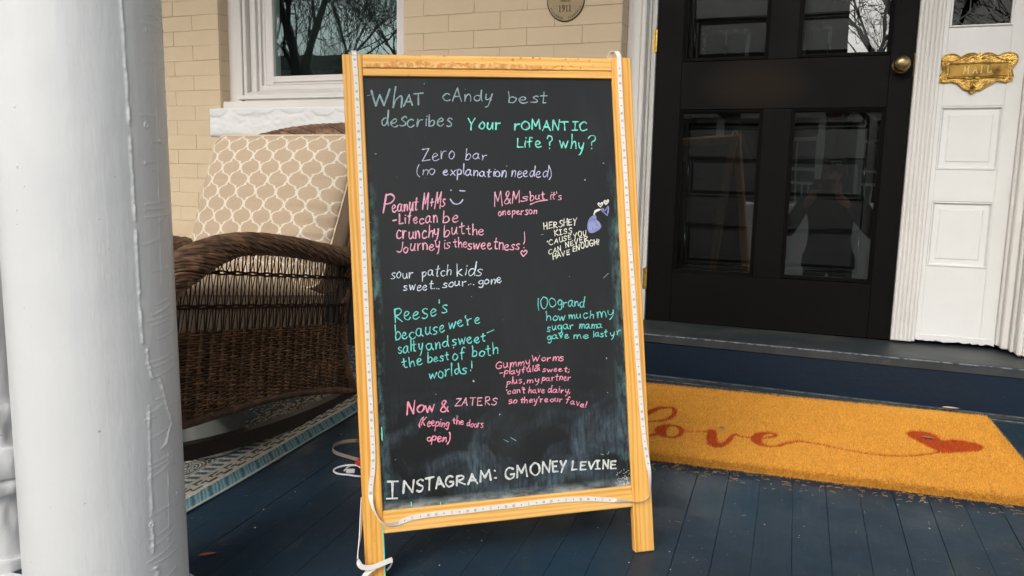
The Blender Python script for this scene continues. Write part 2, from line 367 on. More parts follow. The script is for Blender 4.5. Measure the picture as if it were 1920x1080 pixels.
def glass(name, refl=1.0, tint=(1, 1, 1), ior=1.52, wavy=0.0):
    m = bpy.data.materials.new(name); m.use_nodes = True; n, l = m.node_tree.nodes, m.node_tree.links
    n.remove(n['Principled BSDF']); tr = n.new('ShaderNodeBsdfTransparent'); tr.inputs[0].default_value = (*tint, 1)
    g = n.new('ShaderNodeBsdfGlossy'); g.inputs['Roughness'].default_value = 0.004; g.inputs[0].default_value = (*(refl if isinstance(refl, tuple) else (refl,)*3), 1)
    fr = n.new('ShaderNodeFresnel'); fr.inputs[0].default_value = ior; mx = n.new('ShaderNodeMixShader')
    ge = n.new('ShaderNodeNewGeometry'); iv = n.new('ShaderNodeMath'); iv.operation = 'SUBTRACT'; iv.inputs[0].default_value = 1.0; l.new(ge.outputs['Backfacing'], iv.inputs[1])
    mu = n.new('ShaderNodeMath'); mu.operation = 'MULTIPLY'; l.new(fr.outputs[0], mu.inputs[0]); l.new(iv.outputs[0], mu.inputs[1]); l.new(mu.outputs[0], mx.inputs[0]); l.new(tr.outputs[0], mx.inputs[1]); l.new(g.outputs[0], mx.inputs[2]); l.new(mx.outputs[0], n['Material Output'].inputs[0])
    if wavy:
        tc = n.new('ShaderNodeTexCoord'); t = n.new('ShaderNodeTexNoise'); t.inputs['Scale'].default_value = 5; t.inputs['Detail'].default_value = 1
        b = n.new('ShaderNodeBump'); b.inputs['Strength'].default_value = wavy; b.inputs['Distance'].default_value = .01
        l.new(tc.outputs['Object'], t.inputs[0]); l.new(t.outputs[0], b.inputs['Height']); l.new(b.outputs[0], g.inputs['Normal'])
    return m
G_win = glass('window_glass', (.66, .86, .84), (.85, .93, .90), 2.1, .03)
G_door = glass('door_glass', 1.0, (.95, .97, .96), 1.95, .02)
G_side = glass('leaded_glass', .5, (.5, .5, .5), 1.40, .1)
def MM(x): return x.m if isinstance(x, Mat) else x
for k, v in list(globals().items()):
    if isinstance(v, Mat): globals()[k] = v.m
CH = {k: v.m for k, v in CH.items()}

# ---------------------------------------------------------------- setting: porch floor, step, ceiling, ground
def floor_z(x, y): return -0.178-0.006*(x-.7)+0.0493*(y+0.28)
PORCH_Y0 = -2.52
fl = thing('porch_floor', None, None, (0, 0, -.3)); fl['kind'] = 'structure'
sub = BM(); x0, x1, y0, y1 = -3.6, 2.6, PORCH_Y0+.02, .1
sub.add([(x, y, floor_z(x, y)-dz) for dz in (.026, .16) for x in (x0, x1) for y in (y0, y1)], [(0, 1, 3, 2)[::-1], (4, 5, 7, 6), (0, 4, 6, 2)[::-1], (1, 3, 7, 5)[::-1], (0, 1, 5, 4), (2, 6, 7, 3)])
obj('subfloor', sub, M_dark, fl)
w = .0812; x = -3.6
pi = 0
while x < 2.55:
    g = .0002+.0006*random.random()**2; dz = random.uniform(-.0006, .0006)
    def P(xx, y, d): X = xx-0.0206*(y+1.4); return (X, y, floor_z(X, y)-d+dz)
    b = .0006; yA, yB = PORCH_Y0, -.27; xa, xb = x+g, x+w-g
    vs = []
    ys = [yA, yB]
    for y in ys:
        vs += [P(xa, y, .022), P(xa, y, b), P(xa+b, y, 0), P(xb-b, y, 0), P(xb, y, b), P(xb, y, .022)]
    fs = [(k, k+1, k+7, k+6)[::-1] for k in range(5)]+[(5, 0, 6, 11)[::-1], (0, 1, 2, 3, 4, 5)[::-1], (6, 7, 8, 9, 10, 11)]
    obj('plank', BM().add(vs, fs), M_floorp, fl)
    x += w; pi += 1

step = thing('doorstep', None, None, (.6, -.28, -.18)); step['kind'] = 'structure'
def zt(x, y): return -0.0005-.006*(x-.6)-.02*max(0, -y)+.0015
st_ = BM(); xa, xb = -.32, 1.75
# tread board with a nosing
pr = [(-.284, -.006), (-.280, -.001), (.16, .0), (.16, -.032), (-.284, -.032)]
obj('tread', BM().add([(x, y, z-.004*(x-.6)) for x in (xa, xb) for y, z in pr], [(0, 1, 6, 5), (1, 2, 7, 6), (2, 3, 8, 7), (3, 4, 9, 8), (4, 0, 5, 9), (0, 4, 3, 2, 1), (5, 6, 7, 8, 9)]), M_tread, step)
obj('worn_tread_edge', BM().tube([(xa+i*.05, -.2835, -.0045-.004*(xa+i*.05-.6)) for i in range(42)], .0026, 6), M_edge, step)
obj('riser', BM().box(xa, xb, -.279, .1, -.30, -.034, 0), M_step, step)
mo = BM()
for (yo, za, zb) in ((-.292, -.17, -.158), (-.302, -.19, -.1715), (-.298, -.24, -.192)):
    vs = [(x, y, z-.006*(x-.6)) for x in (xa, xb) for y in (yo, -.27) for z in (za, zb)]
    mo.add(vs, [(0, 1, 3, 2), (4, 6, 7, 5), (0, 4, 5, 1), (2, 3, 7, 6), (0, 2, 6, 4), (1, 5, 7, 3)])
obj('base_moulding', mo, M_tread, step)
obj('worn_moulding_edge', BM().tube([(xa+i*.05, -.3022, -.1725-.006*(xa+i*.05-.6)) for i in range(42)], .0016, 5), M_edge, step)
obj('worn_moulding_edge', BM().tube([(xa+i*.05, -.2925, -.1585-.006*(xa+i*.05-.6)) for i in range(42)], .0013, 5), M_edge, step)

def struct(name, bm, m): o = obj(name, bm, m); o['kind'] = 'structure'; return o
M_ceil = painted('ceiling_paint', (.76, .78, .78), .6).m
struct('porch_ceiling', BM().box(-4, 3.2, PORCH_Y0+.13, .3, 3.05, 3.12).box(-4, 3.2, PORCH_Y0-.10, PORCH_Y0+.12, 2.92, 3.12).box(-4, 3.2, PORCH_Y0-.2, .3, 3.13, 3.3), M_ceil)
M_ground = Mat('winter_lawn', (.07, .075, .045), .95); M_ground.mix(M_ground.ramp(M_ground.noise(.6, 6), .4, .6), (.12, .10, .06), .8); M_ground = M_ground.m
M_road = Mat('asphalt', (.05, .05, .052), .9); M_road.bump(M_road.noise(60, 3), .3, .004); M_road = M_road.m
M_conc = Mat('concrete', (.34, .32, .29), .85); M_conc.mix(M_conc.ramp(M_conc.noise(4, 5), .4, .7), (.24, .22, .2), .7); M_conc = M_conc.m
GZ = -.86
struct('ground', BM().add([(-150, -200, GZ), (150, -200, GZ), (150, 60, GZ), (-150, 60, GZ)], [(0, 1, 2, 3)]), M_ground)
struct('road', BM().box(-100, 100, -15, -9, GZ-.1, GZ+.008), M_road)
struct('pavement', BM().box(-100, 100, -8, -6.4, GZ-.1, GZ+.05, .01), M_conc)
struct('front_path', BM().box(-.4, 1.7, -6.4, -3.12, GZ-.1, GZ+.04, .01), M_conc)
struct('porch_steps', BM().box(-.4, 1.7, -2.83, PORCH_Y0-.001, GZ+.02, -.51, .008).box(-.4, 1.7, -3.12, -2.831, GZ+.02, -.69, .008), M_conc)
struct('porch_skirt', BM().box(-3.6, 2.6, PORCH_Y0+.05, PORCH_Y0+.12, GZ-.05, -.47), M_trim)
# ---------------------------------------------------------------- brick wall
BZ0, CH_ = -.222, .0693
wall = thing('brick_wall', 'tan painted brick house wall behind the chair and the chalkboard', 'wall', (-1.0, 0, -.2))
BY = -.150
bk = BM()
YB = BY+.0018
for (a, b, c, d) in ((-3.4, -2.031, -.3, 2.55), (-2.031, -1.05, -.3, .87), (-1.05, -.1095, -.3, 2.55), (-2.031, -1.05, 1.95, 2.55), (1.345, 2.8, -.3, 2.55), (-.1095, 1.345, 2.2, 2.55)):
    bk.box(a, b, YB, .1, c, d)
obj('mortar_bed', bk, M_mortar, wall)
brick_meshes = {}
def brick_mesh(L, H, key):
    if key not in brick_meshes:
        b = BM().box(0, L, 0, .012, 0, H, .0010)
        # a worn front: nudge the front corners
        b.v = [(p[0]+random.uniform(-.0006, .0006), p[1]+(random.uniform(-.0012, .0008) if p[1] < .006 else 0), p[2]+random.uniform(-.0006, .0006)) for p in b.v]
        me = b.mesh('brick'); me.materials.append(M_brick); brick_meshes[key] = me
    return brick_meshes[key]
LB = .230; JT = .0017
def courses(xa, xb, z0, z1, right_edge=True, skip=None):
    n0 = round((z0-BZ0)/CH_); n1 = round((z1-BZ0)/CH_)
    for k in range(n0, n1):
        z = BZ0+k*CH_
        # bond runs from the corner at xb
        first = .155 if k % 2 else .270
        x = xb; Ls = []
        L = first
        while x > xa+.01:
            if first == .270 and x == xb: L = .155+.115
            l = min(L, x-xa)
            Ls.append((x-l, l)); x -= l; L = LB
        for (bx, l) in Ls:
            if l < .03: continue
            if skip and skip(bx, bx+l, z): continue
            q = round(l, 3)
            me = brick_mesh(l-JT, CH_-JT, (q, random.randrange(3)))
            o = bpy.data.objects.new('brick', me); COL.objects.link(o); o.parent = wall
            o.location = (bx+JT/2+1.0, BY+random.uniform(-.0005, .0005), z+JT/2+.2)
courses(-2.95, -2.031, -.22, 1.62)
courses(-2.031, -1.05, -.22, .74)
courses(-1.05, -.1095, -.22, 1.62)
rv = BM()
for k in range(0, 34):
    z = BZ0+k*CH_
    if z > 1.9: break
    for (x, s) in ((-2.031, 1), (-.1095, 1)):
        if x < -2 and z < .80: continue
        rv.box(x-.02, x+.0022, BY+.006, -.02, z+JT/2, z+CH_-JT/2, .002)
rv.box(-1.052, -1.03, BY+.006, -.02, .87, 1.95)
obj('brick_return', rv, M_brick, wall)

# ---------------------------------------------------------------- window
win = thing('sash_window', 'white framed sash window reflecting bare trees, above the wicker chair', 'window', (-1.5, -.05, .86))
cas = BM()
cas.box(-2.045, -1.956, -.086, .05, .905, 1.95, .003).box(-1.954, -1.935, -.078, .05, .935, 1.95, .003)
cas.box(-1.108, -1.050, -.086, .05, .905, 1.95, .003).box(-2.045, -1.05, -.086, .05, 1.95, 2.05, .003)
obj('casing', cas, M_wtrim, win)
jb = BM()
for i, (a, y) in enumerate(((-1.935, -.050), (-1.912, -.062), (-1.897, -.045), (-1.882, -.030))):
    jb.box(a+.001, a+.022, y, .05, .955, 1.94, .002)
for i, (a, y) in enumerate(((-1.108, -.045),)): jb.box(a+.001, a+.018, y, .05, .955, 1.94, .002)
obj('side_jamb', jb, M_wtrim, win)
split('balance_slot', [BM().box(-1.8825, -1.878, -.0312, -.02, .985, 1.13), BM().box(-1.8825, -1.878, -.0312, -.02, 1.24, 1.6)], M_dark, win)
sa = BM()
sa.box(-1.860, -1.818, -.030, .03, .985, 1.90, .003).box(-1.152, -1.109, -.030, .03, .985, 1.90, .003)
sa.box(-1.8175, -1.1525, -.030, .03, .985, 1.028, .003).box(-1.8175, -1.1525, -.030, .03, 1.86, 1.90, .003)
sa.box(-1.8175, -1.1525, -.036, -.0305, .999, 1.008, .001)
sa.box(-1.90, -1.1095, -.042, -.031, .962, .9845, .002)
obj('sash', sa, M_vinyl, win)
obj('window_pane', BM().box(-1.8175, -1.1525, -.012, -.006, 1.0285, 1.8595), G_win, win)
si = BM()
si.add([(x, y, z) for x in (-1.93, -1.052) for (y, z) in ((-.100, .938), (-.046, .9615), (-.02, .9615), (-.02, .905), (-.100, .905))], [(0, 1, 6, 5), (1, 2, 7, 6), (3, 4, 9, 8), (4, 0, 5, 9), (0, 4, 3, 2, 1), (5, 6, 7, 8, 9)])
si.box(-1.965, -1.05, -.112, -.02, .914, .9335, .003)
obj('window_sill', si, M_wtrim, win)
obj('sub_sill', BM().box(-2.043, -1.02, -.135, .05, .868, .9045, .004), M_wtrim, win)
obj('dark_backing', BM().box(-2.3, -.8, .18, .19, .8, 2.1), M_dark, win)  # added black sheet, stands in for the unlit room behind the pane
# rock faced stone sill
nx, nz = 260, 36
U = np.linspace(-2.052, -.93, nx); Vv = np.linspace(.7355, .8665, nz)
XX, ZZ = np.meshgrid(U, Vv, indexing='ij'); YY = np.zeros_like(XX)
scal = [(-2.0+.14*i+random.uniform(-.03, .03), random.uniform(.06, .085), random.uniform(.028, .045)) for i in range(9)]
for i in range(nx):
    for j in range(nz):
        x, z = XX[i, j], ZZ[i, j]
        d = .0065*noise.noise(Vector((x*11, z*20, 0)))+.0018*noise.noise(Vector((x*45, z*60, 3)))
        for (cx, rx, rz) in scal:
            q = ((x-cx)/rx)**2+((z-.868)/rz)**2
            if q < 1: d = d*.3+.0045*(1-q)**.22
        edge = min(1, (z-.7355)/.012, (.8665-z)/.003, (x+2.052)/.01)
        YY[i, j] = -.200-d*edge-.010*max(0, edge)**.5
me = grid_mesh('stone_sill', XX, YY, ZZ)
bmx = bmesh.new(); bmx.from_mesh(me)
bmesh.ops.reverse_faces(bmx, faces=[f for f in bmx.faces if f.normal.y > 0]) 
bmx.to_mesh(me); bmx.free()
stone = thing('stone_sill', 'white painted rough stone ledge under the window', 'stone sill', (-1.5, -.17, .73))
obj('rough_face', me, M_stone, stone, smooth=True)
obj('block', BM().box(-2.05, -.93, -.2005, .05, .7358, .8663), M_stone, stone)

# ---------------------------------------------------------------- entrance: frame, doors, sidelight
fr = thing('door_frame', 'white moulded door casing left of the black door with a fluted post at its right', 'door frame', (.45, 0, 0))
c = BM()
c.box(-.1065, -.052, -.067, .12, -.003, 2.12, .003).box(-.0515, -.0325, -.078, .12, -.003, 2.12, .004)
c.box(-.032, -.0215, -.030, .12, -.003, 2.12, .002).box(-.021, -.004, -.012, .06, -.003, 2.08, .002)
c.box(-.1065, 1.345, -.067, .12, 2.13, 2.2, .003).box(-.021, .917, -.012, .12, 2.081, 2.12, .002)
obj('casing', c, M_trim, fr)
fc = BM()
xs = [.917+i*(.068/5) for i in range(6)]
for i in range(5):
    fc.box(xs[i]+.0005, xs[i+1]-.0025, -.022, .05, .007, 2.12, .0022)
fc.box(.9165, .9855, -.016, .05, .0065, 2.12)
fc.box(.9855, .9975, -.009, .05, .0065, 2.12, .002)
obj('fluted_casing', fc, M_trim, fr)
rj = BM()
rj.box(1.252, 1.262, -.02, .05, .018, 2.12, .002).box(1.262, 1.285, -.052, .05, .012, 2.12, .004).box(1.2855, 1.296, -.075, .05, .008, 2.12, .003)
rj.box(1.2965, 1.316, -.118, .05, .004, 2.12, .006).box(1.3165, 1.324, -.108, .05, .003, 2.12, .002).box(1.3245, 1.40, -.126, .05, .003, 2.12, .004)
obj('side_casing', rj, M_trim, fr)

door = thing('front_door', 'black outer door with four glass panes and a brass knob', 'door', (.457, 0, 0))
x0, x1 = .0, .914
gl = [(.108, .413, 1.039, 1.93), (.528, .834, 1.039, 1.93), (.102, .406, .211, .845), (.520, .829, .213, .846)]
T_ = .034
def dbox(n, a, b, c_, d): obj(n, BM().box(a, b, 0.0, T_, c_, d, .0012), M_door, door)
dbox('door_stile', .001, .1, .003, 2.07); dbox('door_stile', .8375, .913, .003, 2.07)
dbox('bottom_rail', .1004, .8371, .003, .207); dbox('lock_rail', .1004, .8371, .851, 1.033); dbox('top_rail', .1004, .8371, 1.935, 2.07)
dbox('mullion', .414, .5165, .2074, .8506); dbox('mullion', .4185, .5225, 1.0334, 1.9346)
bd = BM()
for (a, b, c_, d) in gl:
    L_, R_, B_, Tt = a-.006, b+.006, c_-.004, d+.004
    if c_ < 1: L_, R_ = (.1006, .4136) if a < .3 else (.5167, .8372)
    else: L_, R_ = (.1006, .4182) if a < .3 else (.5227, .8372)
    for k, (o, y) in enumerate(((0, .0025), (.005, .007), (.009, .012))):
        w_ = .0045
        bd.box(L_+o, L_+o+w_, y, .028, B_+o, Tt-o, .0012).box(R_-o-w_, R_-o, y, .028, B_+o, Tt-o, .0012)
        bd.box(L_+o+w_, R_-o-w_, y, .028, B_+o, B_+o+w_, .0012).box(L_+o+w_, R_-o-w_, y, .028, Tt-o-w_, Tt-o, .0012)
obj('glazing_bead', bd, M_door, door)
for (a, b, c_, d) in gl: obj('glass_pane', BM().box(a-.003, b+.003, .016, .0195, c_, d), G_door, door)
for z in (.175, 1.116, 1.9):
    h = BM(); 
    for k in range(5): h.lathe([(.0050, 0), (.0058, .001), (.0058, .0155), (.0050, .0165)], Matrix.Translation((-.0035, -.012, z-.043+k*.0172)), 12)
    h.lathe([(.003, 0), (.0045, .002), (.0015, .006)], Matrix.Translation((-.0035, -.012, z+.0432)), 12)
    h.box(-.016, -.003, -.0125, -.008, z-.042, z+.042)
    obj('hinge', h, M_hinge, door, smooth=False)
kn = BM(); RX = Matrix.Translation((.872, 0, .996)) @ Matrix.Rotation(PI/2, 4, 'X')
kb = obj('knob_rosette', BM().lathe([(.030, 0), (.0295, .003), (.026, .0055), (.017, .008), (.0125, .010)], RX, 32), M_knob, door, smooth=True)
kn.lathe([(.009, .008), (.0095, .020), (.0115, .026), (.019, .031), (.0255, .038), (.0278, .046), (.0265, .054), (.021, .060), (.011, .0635), (.003, .0645)], RX, 40)
obj('door_knob', kn, M_knob, door, smooth=True)
obj('latch_plate', BM().box(.9125, .917, -.004, .02, .955, 1.04, .001), M_brassd, door)
pl = []
for (cx, cz, rx, rz) in ((.26, .945, .075, .036),): pass
pts = [(.178, .905), (.170, .94), (.182, .972), (.23, .982), (.31, .978), (.40, .984), (.50, .998), (.57, .995), (.598, .965), (.592, .92), (.56, .89), (.47, .873), (.36, .874), (.25, .885)]
pts = [(p.x, p.y) for p in catmull([(a, b, 0) for a, b in pts], 5, True)]
# plain, unlettered plate where the photograph is smudged out

inn = thing('inner_door', 'glossy black inner door with wide raised panels seen through the glass', 'door', (.457, .11, 0))
IY = .095
bb = BM().box(-.02, .93, IY+.012, IY+.04, 0, 2.08)
obj('door_core', bb, M_gloss, inn)
zr = [(-.0, .236), (.402, .513), (.671, .782), (.940, 1.051), (1.209, 1.32), (1.478, 1.60)]
for a, b in zr: obj('rail', BM().box(.128, .790, IY-.002, IY+.0118, a, b, .003), M_gloss, inn)
obj('stile', BM().box(-.02, .1275, IY-.002, IY+.0118, 0, 2.08, .003), M_gloss, inn); obj('stile', BM().box(.7905, .93, IY-.002, IY+.0118, 0, 2.08, .003), M_gloss, inn)
for i in range(5):
    z0, z1 = zr[i][1], zr[i+1][0]; p = BM(); o1, o2 = .012, .024
    a = [(.128+o1, z0+o1), (.790-o1, z0+o1), (.790-o1, z1-o1), (.128+o1, z1-o1)]; b = [(.128+o2, z0+o2), (.790-o2, z0+o2), (.790-o2, z1-o2), (.128+o2, z1-o2)]
    vs = [(x, IY+.011, z) for x, z in a]+[(x, IY+.001, z) for x, z in b]
    p.add(vs, [(4, 5, 6, 7), (0, 1, 5, 4), (1, 2, 6, 5), (2, 3, 7, 6), (3, 0, 4, 7)])
    obj('raised_panel', p, M_gloss, inn)
    mo = BM(); f = [(.130, z0+.002), (.788, z0+.002), (.788, z1-.002), (.130, z1-.002)]
    for k in range(4):
        A, B = f[k], f[(k+1) % 4]; mo.tube([(A[0], IY-.001, A[1]), (B[0], IY-.001, B[1])], .0045, 8)
    obj('panel_moulding', mo, M_gloss, inn, smooth=True)
room = thing('hall_behind_door', None, None, (.5, .5, 0)); room['kind'] = 'structure'
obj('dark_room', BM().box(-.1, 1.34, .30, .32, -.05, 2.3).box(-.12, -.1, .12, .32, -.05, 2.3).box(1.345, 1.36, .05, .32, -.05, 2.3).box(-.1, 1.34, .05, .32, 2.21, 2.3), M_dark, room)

sl_ = thing('sidelight', 'white panelled sidelight with leaded glass, right of the black door', 'sidelight', (1.12, 0, .02))
p_ = BM(); SY = .0
holes = [(.632, .850), (.287, .519)]
px0, px1 = .9985, 1.2515
obj('side_board', BM().box(px0, 1.013, SY, .03, .026, 2.12, .001).box(1.2035, px1, SY, .03, .026, 2.12, .001)
    .box(1.0132, 1.2033, SY, .03, .026, .286, .001).box(1.0132, 1.2033, SY, .03, .520, .631, .001).box(1.0132, 1.2033, SY, .03, .851, 1.118, .001), M_side, sl_)
for (z0, z1) in holes:
    q = BM(); a, b = 1.0133, 1.2032
    fr1 = [(a, z0), (b, z0), (b, z1), (a, z1)]
    def rect(o, y): return [(a+o, y, z0+o), (b-o, y, z0+o), (b-o, y, z1-o), (a+o, y, z1-o)]
    rings = [rect(0, -.0006), rect(.004, -.0016), rect(.007, .006), rect(.010, .0095), rect(.026, .0085), rect(.030, .0060)]
    vs = [p for r in rings for p in r]; fs = []
    for i in range(len(rings)-1):
        for k in range(4): fs.append((i*4+k, i*4+(k+1) % 4, i*4+4+(k+1) % 4, i*4+4+k))
    n = (len(rings)-1)*4; fs.append((n, n+1, n+2, n+3))
    q.add(vs, fs); obj('raised_panel', q, M_side, sl_)
gf = BM(); a, b, z0, z1 = 1.0132, 1.2033, 1.1182, 2.1
gf.box(a, a+.0075, -.006, .02, z0, z1, .002).box(b-.0075, b, -.006, .02, z0, z1, .002).box(a+.0076, b-.0076, -.006, .02, z0, z0+.0065, .002)
obj('glazing_frame', gf, M_side, sl_)
obj('chipped_foot', BM().add([(px0+.0+(px1-px0)*i/30, y, z+(random.uniform(-.004, .003) if z < .02 else 0)) for i in range(31) for (y, z) in ((-.0025, .013), (-.0035, .034), (.01, .04))], [(3*i, 3*i+3, 3*i+4, 3*i+1) for i in range(30)]+[(3*i+1, 3*i+4, 3*i+5, 3*i+2) for i in range(30)]), M_side, sl_)
cm = BM(); gx0, gx1, gz0 = 1.021, 1.1955, 1.1247
nodes = [(1.001+.0705*i, 1.1415) for i in range(4)]
tops = [(1.0365+.0705*i+.0352-.0352, 1.168) for i in range(3)]
def seg(p, q):
    # clip to the glass
    (x1_, z1_), (x2_, z2_) = p, q; N = 24; run = []
    for k in range(N+1):
        x = x1_+(x2_-x1_)*k/N; z = z1_+(z2_-z1_)*k/N
        if gx0 <= x <= gx1 and gz0 <= z <= 2.0: run.append((x, .0075, z))
    if len(run) > 1: cm.tube([run[0], run[-1]], .0030, 8, ry=.6)
dx, dzz = .0353, .0265
for row in range(0, 7):
    zb = 1.1415+row*.16; 
    for i in range(-1, 4):
        xc = 1.0375+i*2*dx
        for sx_ in (-1, 1): seg((xc, zb), (xc+sx_*dx, zb+dzz)); 
        if row == 0:
            for sx_ in (-1, 1): seg((xc, zb), (xc+sx_*dx, zb-dzz))
        else:
            for sx_ in (-1, 1): seg((xc, zb), (xc+sx_*dx, zb-dzz))
        seg((xc+dx, zb+dzz), (xc+dx, zb+.16-dzz))
obj('lead_came', cm, Mat('lead_came', (.13, .14, .13), .5, .6).m, sl_)
obj('leaded_pane', BM().box(1.0135, 1.203, .0078, .0115, 1.119, 2.1), G_side, sl_)

M_flap = brass('hammered_flap_brass', (.36, .215, .055), .42, .9, 260)
M_flap = M_flap.m if isinstance(M_flap, Mat) else M_flap
M_letter = Mat('polished_letter_brass', (.95, .74, .32), .35, .4).m
# brass mail slot
ms = thing('mail_slot', 'ornate brass letter plate reading MAIL on the white sidelight', 'mail slot', (1.112, 0, .96))
def mc(cx, cy):
    cy2 = cy+(cx-930)*.018
    return (.995+(cx-205)/1450*.233, .892+(955-cy2)/777*.140)
out = [(235, 330), (250, 270), (300, 230), (380, 212), (470, 215), (540, 240), (590, 270), (640, 250), (700, 215), (780, 200), (850, 205), (910, 232), (930, 190), (950, 178), (970, 190), (985, 228), (1040, 205), (1110, 197), (1190, 210), (1250, 240), (1310, 245), (1380, 212), (1480, 195), (1570, 205), (1630, 240), (1655, 300), (1640, 370), (1600, 430), (1570, 500), (1580, 570), (1605, 630), (1578, 660), (1590, 700), (1540, 712), (1480, 740), (1400, 725), (1300, 712), (1250, 745), (1180, 782), (1080, 850), (1000, 890), (940, 885), (900, 925), (850, 955), (810, 920), (790, 890), (720, 875), (640, 820), (560, 752), (505, 752), (480, 722), (380, 735), (310, 740), (212, 715), (220, 680), (205, 640), (250, 570), (275, 530), (265, 480), (240, 420)]
O = [mc(*q) for q in out]
obj('back_plate', BM().prism(O, -.0065, .0005), M_brass, ms)
def tub(pts, r, y=-.0075, st=5, n=8, closed=False):
    P = catmull([(mc(*q)[0], y, mc(*q)[1]) for q in pts], st, closed)
    if closed: P.append(P[0])
    return P
rim = BM(); rim.tube(tub(out[:12], .002, -.0065), .0026, 8); rim.tube(tub(out[15:], .002, -.0065)+tub([out[-1], out[0]], .002, -.0065, 1), .0024, 8)
rim.tube(tub([(300, 350), (440, 350), (560, 310), (700, 250), (840, 225)], .002), .0019, 8); rim.tube(tub([(1560, 330), (1440, 335), (1320, 295), (1180, 240), (1060, 225)], .002), .0019, 8)
rim.tube(tub([(300, 350), (330, 450), (345, 560), (335, 640)], .002), .0016, 8); rim.tube(tub([(1560, 330), (1525, 450), (1520, 560), (1500, 640)], .002), .0016, 8)
rim.tube(tub([(510, 730), (600, 770), (700, 850), (790, 880), (870, 872), (950, 880), (1060, 830), (1160, 760), (1270, 725)], .002), .0020, 8)
rim.tube(tub([(250, 700), (275, 640), (300, 570)], .002), .0022, 8); rim.tube(tub([(1550, 690), (1545, 630), (1535, 570)], .002), .0020, 8)
obj('scrolled_rim', rim, M_brass, ms, smooth=True)
flp = BM(); A, B, Cc, D = mc(390, 405), mc(1490, 405), mc(1490, 618), mc(390, 640)
flp.box(A[0], B[0], -.0105, -.0066, D[1], A[1], .0015); obj('flap', flp, M_flap, ms)
obj('slot_shadow_gap', BM().box(A[0]-.001, B[0]+.001, -.0085, -.0064, A[1]+.0006, A[1]+.0042), M_brassd, ms)
ho = BM(); 
for (cx, cy, sgn) in ((865, 275, 1), (1030, 275, -1), (400, 640, 1), (1450, 640, -1), (810, 615, -1), (1020, 615, 1)):
    sp = []
    for k in range(22):
        an = k*.5; rr = 34*(1-k/26); sp.append((cx+sgn*rr*math.cos(an), cy+rr*math.sin(an)))
    ho.tube(tub(sp, .001, -.0085, 2), .0013, 6)
ho.tube(tub([(400, 660), (600, 655), (800, 675), (870, 655), (950, 675), (1150, 640), (1450, 660)], .001, -.0105), .0017, 8)
for k in range(5):
    for sg in (-1, 1):
        q = mc(880+sg*(55+k*28), 835-k*12); ho.lathe([(.0015, 0), (.0012, .0012), (.0004, .0018)], Matrix.Translation((q[0], -.0065, q[1])) @ Matrix.Rotation(PI/2, 4, 'X'), 8)
obj('scroll_ornament', ho, M_brass, ms, smooth=True)
dd = [mc(880, 790), mc(810, 850), mc(870, 890), mc(950, 845)]; cc = mc(878, 845)
obj('shell_boss', BM().add([(x, -.0066, z) for x, z in dd]+[(cc[0], -.0125, cc[1])], [(0, 1, 4), (1, 2, 4), (2, 3, 4), (3, 0, 4)]), M_brass, ms)
fr2 = BM(); 
for s_ in ([(830, 720), (830, 800)], [(950, 720), (950, 795)], [(830, 722), (950, 718)], [(860, 745), (860, 800)], [(915, 745), (915, 798)], [(860, 747), (915, 745)]): fr2.tube([(mc(*p)[0], -.0072, mc(*p)[1]) for p in s_], .0009, 6)
obj('small_tablet', fr2, M_brassd, ms)
ml = BM()
SER = {'M': [[(0, 0), (22, 0)], [(11, 0), (28, 100)], [(12, 100), (28, 100), (48, 15), (88, 100), (108, 100)], [(88, 100), (90, 0)], [(78, 0), (104, 0)]],
       'A': [[(0, 0), (22, 0)], [(11, 0), (48, 100), (82, 0)], [(68, 0), (96, 0)], [(24, 36), (68, 36)]],
       'I': [[(0, 100), (32, 100)], [(16, 100), (16, 0)], [(0, 0), (32, 0)]], 'L': [[(0, 100), (32, 100)], [(14, 100), (14, 0)], [(0, 0), (74, 0), (78, 28)]]}
for ch, cx in (('M', 662), ('A', 838), ('I', 985), ('L', 1105)):
    for s_ in SER[ch]: ml.tube([(mc(cx+p[0], 575-p[1]*1.22-(cx-662)*.035)[0], -.0118, mc(cx+p[0], 575-p[1]*1.22-(cx-662)*.035)[1]) for p in s_], .0019, 6)
obj('mail_lettering', ml, M_letter, ms)
for q in ((330, 685), (1465, 655)):
    p = mc(*q); sc_ = BM(); sc_.lathe([(.0022, 0), (.0022, .0015), (.0008, .0026)], Matrix.Translation((p[0], -.0065, p[1])) @ Matrix.Rotation(PI/2, 4, 'X'), 10); obj('screw', sc_, M_brassd, ms)

# round plaque
pq = thing('house_plaque', 'round bronze plaque reading 1911 on the tan brick wall above the chalkboard', 'plaque', (-.334, -.155, 1.266))
RP = Matrix.Translation((-.334, -.1515, 1.266)) @ Matrix.Rotation(PI/2, 4, 'X') @ Matrix.Diagonal((1, 1.13, 1, 1))
obj('disc', BM().lathe([(.0765, -.002), (.0765, .004), (.0745, .0052), (.0738, .0044), (.01, .0044), (.0005, .0044)], RP, 64), M_bronze, pq)
obj('raised_rim', BM().lathe([(.0766, .0030), (.0766, .0058), (.0752, .0066), (.0742, .0058), (.0742, .0030)], RP, 64), M_bronzet, pq)
D9 = {'1': [[(6, 82), (22, 100), (22, 0)], [(8, 0), (36, 0)]], '9': [[(48, 62), (30, 44), (10, 58), (10, 84), (28, 100), (46, 86), (48, 50), (34, 12), (12, 0)]]}
dg = BM(); PX = .233/1450
cxx = -.3620
for ch, wd in (('1', .0125), ('9', .0160), ('1', .0125), ('1', .0125)):
    for s_ in D9[ch]:
        P = [(cxx+p[0]*.000225, -.1572, 1.2175+p[1]*.000235) for p in s_]
        if ch == '9': P = catmull(P, 4)
        dg.tube(P, .0012, 6)
    cxx += wd
obj('date_digits', dg, M_bronzet, pq)
